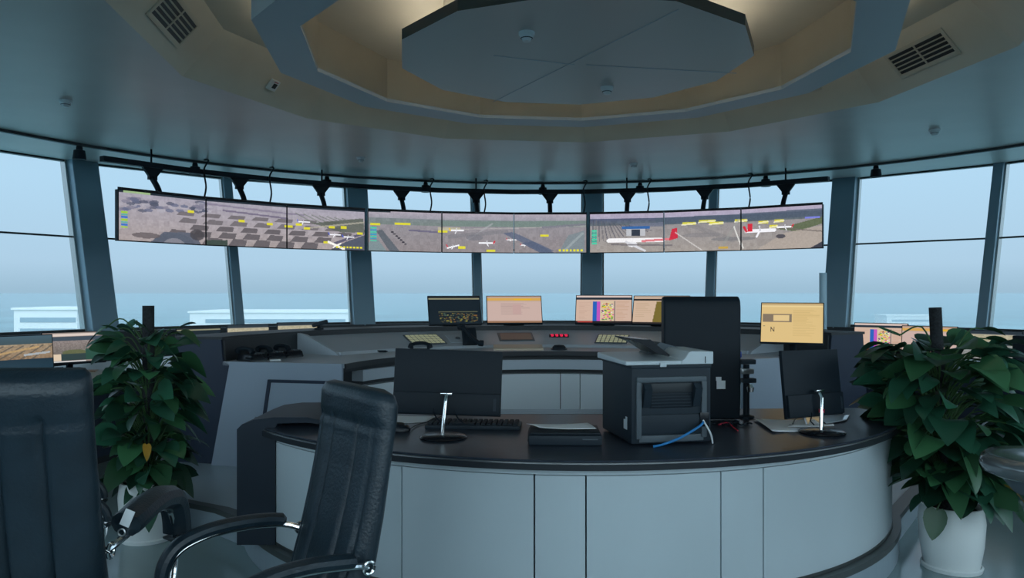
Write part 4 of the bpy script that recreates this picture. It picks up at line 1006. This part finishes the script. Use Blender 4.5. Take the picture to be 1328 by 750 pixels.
def plant(label, loc, pot_r, pot_h, ztop, pole_top, pole_tilt, nleaf, rad, L0, seed, extra, yellow, zlow, pole_r=.035):
    rnd = random.Random(seed)
    t = thing('potted_plant', label, 'plant', loc, group='potted climbers on black poles')
    pm = MB(); pm.lathe([(0, .004), (pot_r * .80, .004), (pot_r * .84, .03), (pot_r * .95, pot_h * .4), (pot_r, pot_h * .75), (pot_r * .93, pot_h), (pot_r * .86, pot_h), (pot_r * .86, pot_h - .05), (0, pot_h - .05)], 40); pot = pm.build('pot', M_pot, t, smooth=40)
    MB().lathe([(0, .0), (pot_r * .9, .0), (pot_r * .93, .022), (pot_r * .88, .03), (pot_r * .84, .012), (0, .012)], 40).build('saucer', M_pot, pot, smooth=40)
    MB().lathe([(0, pot_h - .055), (pot_r * .85, pot_h - .055), (pot_r * .8, pot_h - .03), (0, pot_h - .02)], 24).build('soil', M_soil, t)
    pt = Vector(pole_tilt)
    po = MB(); po.tube([(0, 0, pot_h - .06), Vector((0, 0, pot_h)) + pt * .4 , Vector((pt.x, pt.y, pole_top))], pole_r, 14); po.build('moss_pole', M_pole, t)
    st_ = MB(); fo = MB(); fo2 = MB()
    for k in range(nleaf):
        u = rnd.random(); z = zlow + (ztop - zlow) * u; a = rnd.random() * 2 * PI
        rr = rad(u) * (.30 + .70 * rnd.random() ** .6)
        ax = Vector((pt.x * u * .8 + .02 * math.cos(a), pt.y * u * .8 + .02 * math.sin(a), max(pot_h - .02, z - .10 - .15 * rnd.random())))
        d = Vector((math.cos(a), math.sin(a), -.15 + .5 * (rnd.random() - .4) + .4 * u)); tip = Vector((ax.x + math.cos(a) * rr * .62, ax.y + math.sin(a) * rr * .62, z + .05 * rnd.random()))
        mid_ = ax.lerp(tip, .55) + Vector((0, 0, .07)); st_.tube(spline([ax, mid_, tip], 3), .004, 5, caps=False)
        L = L0 * (.65 + .6 * rnd.random())
        d.z += rnd.uniform(-.35, .35); leaf(fo if rnd.random() < .68 else fo2, tip, d, L, L * (.72 + .25 * rnd.random()), .1 + .7 * rnd.random(), rnd.uniform(-.9, .9))
    for (b0, m0, tp, d, L, Wd, dr) in extra:
        st_.tube(spline([b0, m0, tp], 5), .005, 6, caps=False); leaf(fo2, Vector(tp), d, L, Wd, dr, .4)
    fo.build('foliage', M_leaf, t, smooth=80); fo2.build('young_foliage', M_leaf2, t, smooth=80); st_.build('stems', M_stem, t)
    yl = MB()
    for (p_, d, L) in yellow: leaf(yl, Vector(p_), d, L, L * .7, .6, .3)
    yl.build('yellow_leaf', M_yleaf, t, smooth=80)
    return t
zL = EYE
plant('bushy green climber in a white pot behind the left chair', (-2.49, 5.28, 0), .19, .40, 1.40, EYE - .088, (.0, 0, 0), 230, lambda u: .36 if u > .25 else .32, .16, 11,
      [((0, 0, 1.30), (-.16, -.02, 1.50), (-.27, -.04, 1.44), (-1, 0, -.4), .14, .10, .5), ((0, 0, 1.3), (-.10, .05, 1.48), (-.08, .0, 1.46), (.6, 0, -.2), .16, .12, .6)], [((.13, -.30, .70), (.3, -.6, -.8), .075)], .34, .038)
plant('spreading green climber in a white pot right of the curved desk', (2.69, 4.72, 0), .185, .385, 1.34, EYE - .09, (-.10, 0, 0), 270, lambda u: .56 if u > .3 else .34, .20, 23,
      [((-.08, 0, 1.25), (-.18, 0, 1.47), (-.33, -.02, 1.42), (-1, 0, .3), .16, .06, -.1), ((-.05, 0, 1.2), (.08, -.03, 1.44), (.18, -.02, 1.46), (1, 0, .1), .14, .05, .4), ((-.05, 0, 1.2), (.1, .02, 1.38), (.22, .0, 1.40), (1, 0, .0), .16, .07, .3), ((-.05, 0, 1.2), (.12, -.05, 1.30), (.30, -.08, 1.26), (1, 0, -.9), .2, .08, .7),
       ((0, -.05, .42), (-.12, -.16, .50), (-.19, -.18, .40), (-.3, -.2, -1), .15, .12, .2), ((0, -.05, .44), (.16, -.12, .54), (.25, -.14, .46), (.6, -.2, -.8), .15, .11, .2)], [((.14, -.30, .57), (.6, -.5, -.3), .12)], .47, .036)

# ------------------------------------------------------------------ stool at the right edge
t = thing('bar_stool', 'round grey padded stool with a shiny rim, cut off at the right edge', 'stool', (2.20, 3.18, 0))
SZ2 = EYE - .70
MB().lathe([(0, SZ2 - .055), (.19, SZ2 - .06), (.225, SZ2 - .045), (.238, SZ2 - .015), (.232, SZ2 + .012), (.21, SZ2 + .028), (.17, SZ2 + .022), (0, SZ2 + .018)], 48).build('seat', mat('grey_vinyl', (.22, .24, .25), .16, .55), t, smooth=60)
MB().lathe([(0, SZ2 - .13), (.11, SZ2 - .13), (.17, SZ2 - .058), (0, SZ2 - .058)], 32).build('seat_pan', M_grey, t)
MB().lathe([(0, .02), (.05, .02), (.05, SZ2 - .12), (0, SZ2 - .12)], 20).build('post', M_dkgrey, t)
MB().lathe([(0, 0), (.23, 0), (.23, .012), (.06, .035), (0, .035)], 40).build('base', M_steel, t)
b = MB(); b.tube([(.18 * math.cos(i * PI / 16), .18 * math.sin(i * PI / 16), .34) for i in range(33)], .011, 8, caps=False); b.tube([(.04, 0, .34), (.18, 0, .34)], .009, 8); b.tube([(-.04, 0, .34), (-.18, 0, .34)], .009, 8); b.build('foot_ring', M_chrome, t)

# ------------------------------------------------------------------ desks along the windows
def ring_desk(label, a0, a1):
    c = thing('window_desk', label, 'desk', (CX, CY, 0)); z = EYE - .80
    def sec(name, pr, m, g=0.0, n=40): b = MB(); b.sector(pr, a0 + g, a1 - g, n); return b.build(name, m, c, smooth=25)
    sec('worktop', [(4.45, z - .03), (5.75, z - .03), (5.75, z), (4.45, z)], M_desk_l); sec('edge_band', [(4.425, z - .04), (4.45, z - .04), (4.45, z + .002), (4.425, z + .002)], M_edge)
    sec('front_panel', [(4.62, .08), (4.66, .08), (4.66, z - .031), (4.62, z - .031)], M_navy, .5); sec('plinth', [(4.68, 0), (5.6, 0), (5.6, .08), (4.68, .08)], M_conblack, .6); sec('rear_panel', [(5.56, .08), (5.60, .08), (5.60, z - .031), (5.56, z - .031)], M_navy, .5)
    for a in (a0, a1 - .5):
        b = MB(); b.sector([(4.55, 0), (5.70, 0), (5.70, z - .031), (4.55, z - .031)], a, a + .5, 2); b.build('end_panel', M_navy, c, smooth=0)
ring_desk('curved window desk with black panels behind the left chair and plant', -108, -28)
ring_desk('curved window desk behind the right plant', 30, 108)
WZ = EYE - .80
def win_mon(label, x, r, w, h, pic, rz_add=0.0, lift=.065, tilt=.12):
    p = ray_circle(x, r); az = math.atan2(p.x - CX, p.y - CY)
    return monitor('desk_monitor', label, (p.x, p.y, WZ + .001), -az * .8 + rz_add, w, h, tilt, pic, lift, 'monitors on the window desks')
win_mon('monitor with a sunlit airfield picture, at the far left edge', 22, 5.2, .62, .335, pic_field(), -.26)
win_mon('monitor with a grey camera picture and white bars, left of the left plant', 96, 5.2, .60, .335, pic_cam(), -.23)
win_mon('monitor of which only the dark top shows, just right of the left plant', 258, 5.2, .56, .315, pic_radar())
win_mon('monitor whose thin top edge shows over the console, second right of the left plant', 322, 5.2, .56, .325, pic_pale())
win_mon('monitor whose thin top edge shows over the console behind the hooded camera', 386, 5.2, .56, .335, pic_pale())
win_mon('monitor with blue, pink and yellow columns, beside the right plant', 1142, 5.0, .62, .36, pic_table(), .12)
win_mon('monitor mostly hidden behind the right plant leaves', 1205, 5.0, .60, .345, pic_form(), .12)
win_mon('pale monitor showing behind the right plant at the right edge', 1284, 4.95, .62, .33, pic_pale(), .12)
p = ray_circle(22, 4.75)
def flat(name, label, cat, x, y, w, dp, m, rz, parts):
    q = on_z(x, y, WZ); t = thing(name, label, cat, (q.x, q.y, WZ + .001), rz)
    parts(t, w, dp, m); return t
def mat_parts(t, w, dp, m): bx('pad', (0, 0, .003), (w, dp, .006), m, t, bev=.002); bx('edge', (0, -dp / 2 + .006, .0045), (w, .010, .009), M_black, t)
flat('desk_mat', 'grey desk mat in front of the far left monitor', 'mat', 40, 480, .52, .40, M_grey, .35, mat_parts)
flat('wooden_board', 'brown wooden board in front of the camera picture monitor', 'board', 104, 482, .30, .22, M_brown, .35, mat_parts)
flat('keyboard_tray', 'black keyboard tray before the colourful monitor beside the right plant', 'tray', 1135, 474, .60, .2, M_black, -.6, mat_parts)
b = MB(); b.tube(spline([at(1262, 455, 8.0), at(1285, 464, 7.95), at(1302, 478, 7.9), on_z(1300, 489, WZ) + Vector((0, 0, .012))], 6), .010, 6); tag(b.build('monitor_lead', M_black), 'black lead looping down before the pale monitor at the right edge', 'cable')
q = ray_circle(1334, 4.62); t = thing('desk_speaker', 'black upright speaker cut off by the right edge of the photo', 'speaker', (q.x, q.y, WZ + .001), -.9)
MB().box((0, 0, .19), (.22, .2, .38), bev=.012).build('cabinet', M_black, t); MB().lathe([(0, 0), (.075, 0), (.08, .006), (0, .01)], 24).build('driver', M_dkgrey, t).matrix_local = Matrix.Translation((0, -.101, .13)) @ Euler((PI / 2, 0, 0)).to_matrix().to_4x4()

# ------------------------------------------------------------------ outside
GZ = -52.0
M_ground = mat('hazy_fields', (0.15, 0.30, 0.32), 0.9, var=0.6, scale=0.004)
g = MB(); g.lathe([(14, GZ), (9000, GZ), (9000, GZ - 5), (14, GZ - 5)], 64, (0, 0, 0)); struct(g.build('ground', M_ground))
sh = MB(); sh.lathe([(0, GZ), (7.4, GZ), (7.4, -1.0), (9.2, -.31), (0, -.31)], 48, (CX, CY, 0)); struct(sh.build('tower_shaft', M_bld))
def building(label, x0, x1, ytop, d, depth, bands):
    a, b_ = at(x0, ytop, d), at(x1, ytop, d); w = (b_ - a).length; h = a.z - GZ; c = (a + b_) / 2
    t = thing('terminal_building', label, 'building', (c.x, c.y, GZ), math.atan2(b_.y - a.y, b_.x - a.x), 'buildings beyond the windows')
    MB().box((0, depth / 2, h / 2), (w, depth, h)).build('walls', M_bld, t, smooth=0)
    MB().box((0, depth / 2, h + .6), (w + 2, depth + 2, 1.2)).build('roof_slab', M_bld, t, smooth=0)
    for k in range(bands): MB().box((w * .04, -.1, h - 5.5 - k * 6.0), (w * .88, .4, 2.6)).build('window_band', M_bldglass, t, smooth=0)
building('long white flat-roofed building in the haze, centre left', 246, 452, 406, 520, 60, 4)
building('tall white building seen through the far left window', 18, 100, 402, 420, 40, 4)
building('low pale building far off beyond the right plant', 1150, 1215, 410, 900, 30, 3)
building('low distant building in haze behind the radar monitor', 640, 700, 409, 1200, 40, 2)
# haze lying over the land
hz = MB(); hz.lathe([(13, GZ + .5), (8500, GZ + .5), (8500, -2.5), (13, -2.5)], 64, (0, 0, 0))
HZ = (.55, .62, .665, 1); HD = .0010
mh = bpy.data.materials.new('haze'); mh.use_nodes = True; nt = mh.node_tree; nt.nodes.clear()
o_ = nt.nodes.new('ShaderNodeOutputMaterial'); vs = nt.nodes.new('ShaderNodeVolumeScatter'); vs.inputs['Color'].default_value = (.30, .365, .455, 1); vs.inputs['Density'].default_value = .0016
va = nt.nodes.new('ShaderNodeVolumeAbsorption'); va.inputs['Color'].default_value = HZ; va.inputs['Density'].default_value = HD
vs.inputs['Color'].default_value = HZ; vs.inputs['Density'].default_value = HD
ad = nt.nodes.new('ShaderNodeAddShader'); nt.links.new(vs.outputs[0], ad.inputs[0]); nt.links.new(va.outputs[0], ad.inputs[1]); nt.links.new(ad.outputs[0], o_.inputs['Volume'])
ho = hz.build('haze', mh, smooth=0); ho['kind'] = 'stuff'; ho['label'] = 'pale blue haze lying over the land outside'; ho['category'] = 'haze'

# ------------------------------------------------------------------ sky, light, camera
w = bpy.data.worlds.new('sky'); SC.world = w; w.use_nodes = True
nt = w.node_tree; bg = nt.nodes['Background']
tc = nt.nodes.new('ShaderNodeTexCoord'); sx = nt.nodes.new('ShaderNodeSeparateXYZ'); cr = nt.nodes.new('ShaderNodeValToRGB'); mr = nt.nodes.new('ShaderNodeMapRange')
mr.inputs['From Min'].default_value = -.1; mr.inputs['From Max'].default_value = 1.0
nt.links.new(tc.outputs['Generated'], sx.inputs[0]); nt.links.new(sx.outputs['Z'], mr.inputs['Value']); nt.links.new(mr.outputs[0], cr.inputs['Fac']); nt.links.new(cr.outputs['Color'], bg.inputs['Color'])
def zf(z): return (z + .1) / 1.1
els = [(0.0, (140, 178, 196)), (zf(-.02), (156, 188, 208)), (zf(.004), (165, 193, 213)), (zf(.035), (183, 210, 231)), (zf(.13), (188, 220, 243)), (zf(.4), (186, 214, 240)), (1.0, (150, 186, 222))]
cr.color_ramp.elements[0].position = els[0][0]; cr.color_ramp.elements[0].color = (*s2l(els[0][1]), 1)
cr.color_ramp.elements[1].position = 1.0; cr.color_ramp.elements[1].color = (*s2l(els[-1][1]), 1)
for pz, c in els[1:-1]:
    e = cr.color_ramp.elements.new(pz); e.color = (*s2l(c), 1)
# glow added to the unseen sky behind the camera, brightening surfaces that face it
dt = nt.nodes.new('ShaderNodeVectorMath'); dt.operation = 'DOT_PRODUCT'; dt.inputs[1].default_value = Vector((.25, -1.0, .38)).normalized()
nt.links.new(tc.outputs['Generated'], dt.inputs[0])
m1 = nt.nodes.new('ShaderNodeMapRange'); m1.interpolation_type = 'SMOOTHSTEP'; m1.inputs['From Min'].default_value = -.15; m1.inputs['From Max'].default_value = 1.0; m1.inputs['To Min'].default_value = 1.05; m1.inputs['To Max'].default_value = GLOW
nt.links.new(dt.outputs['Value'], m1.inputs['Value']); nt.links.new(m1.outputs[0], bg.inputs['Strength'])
m2 = nt.nodes.new('ShaderNodeMapRange'); m2.interpolation_type = 'SMOOTHSTEP'; m2.inputs['From Min'].default_value = -.15; m2.inputs['From Max'].default_value = .7
mxc = nt.nodes.new('ShaderNodeMix'); mxc.data_type = 'RGBA'; mxc.inputs[7].default_value = (.66, .80, .89, 1)
nt.links.new(dt.outputs['Value'], m2.inputs['Value']); nt.links.new(m2.outputs[0], mxc.inputs[0]); nt.links.new(cr.outputs['Color'], mxc.inputs[6]); nt.links.new(mxc.outputs[2], bg.inputs['Color'])
cam = bpy.data.cameras.new('camera'); co = bpy.data.objects.new('camera', cam); COL.objects.link(co)
cam.sensor_width = 36.0; cam.sensor_fit = 'HORIZONTAL'; cam.lens = F / 1328 * 36.0; cam.shift_y = (HY - 375) / 1328
cam.clip_start = .05; cam.clip_end = 20000
co.location = (0, 0, EYE); co.rotation_euler = (PI / 2, 0, 0)
SC.camera = co
vsn = SC.view_settings; vsn.view_transform = 'Standard'; vsn.look = 'None'; vsn.exposure = 0.0; vsn.gamma = 1.0; vsn.use_curve_mapping = False
cy_ = SC.cycles
cy_.use_denoising = True; cy_.max_bounces = 10; cy_.diffuse_bounces = 5; cy_.glossy_bounces = 4; cy_.transparent_max_bounces = 16; cy_.volume_bounces = 6; cy_.sample_clamp_indirect = 4.0
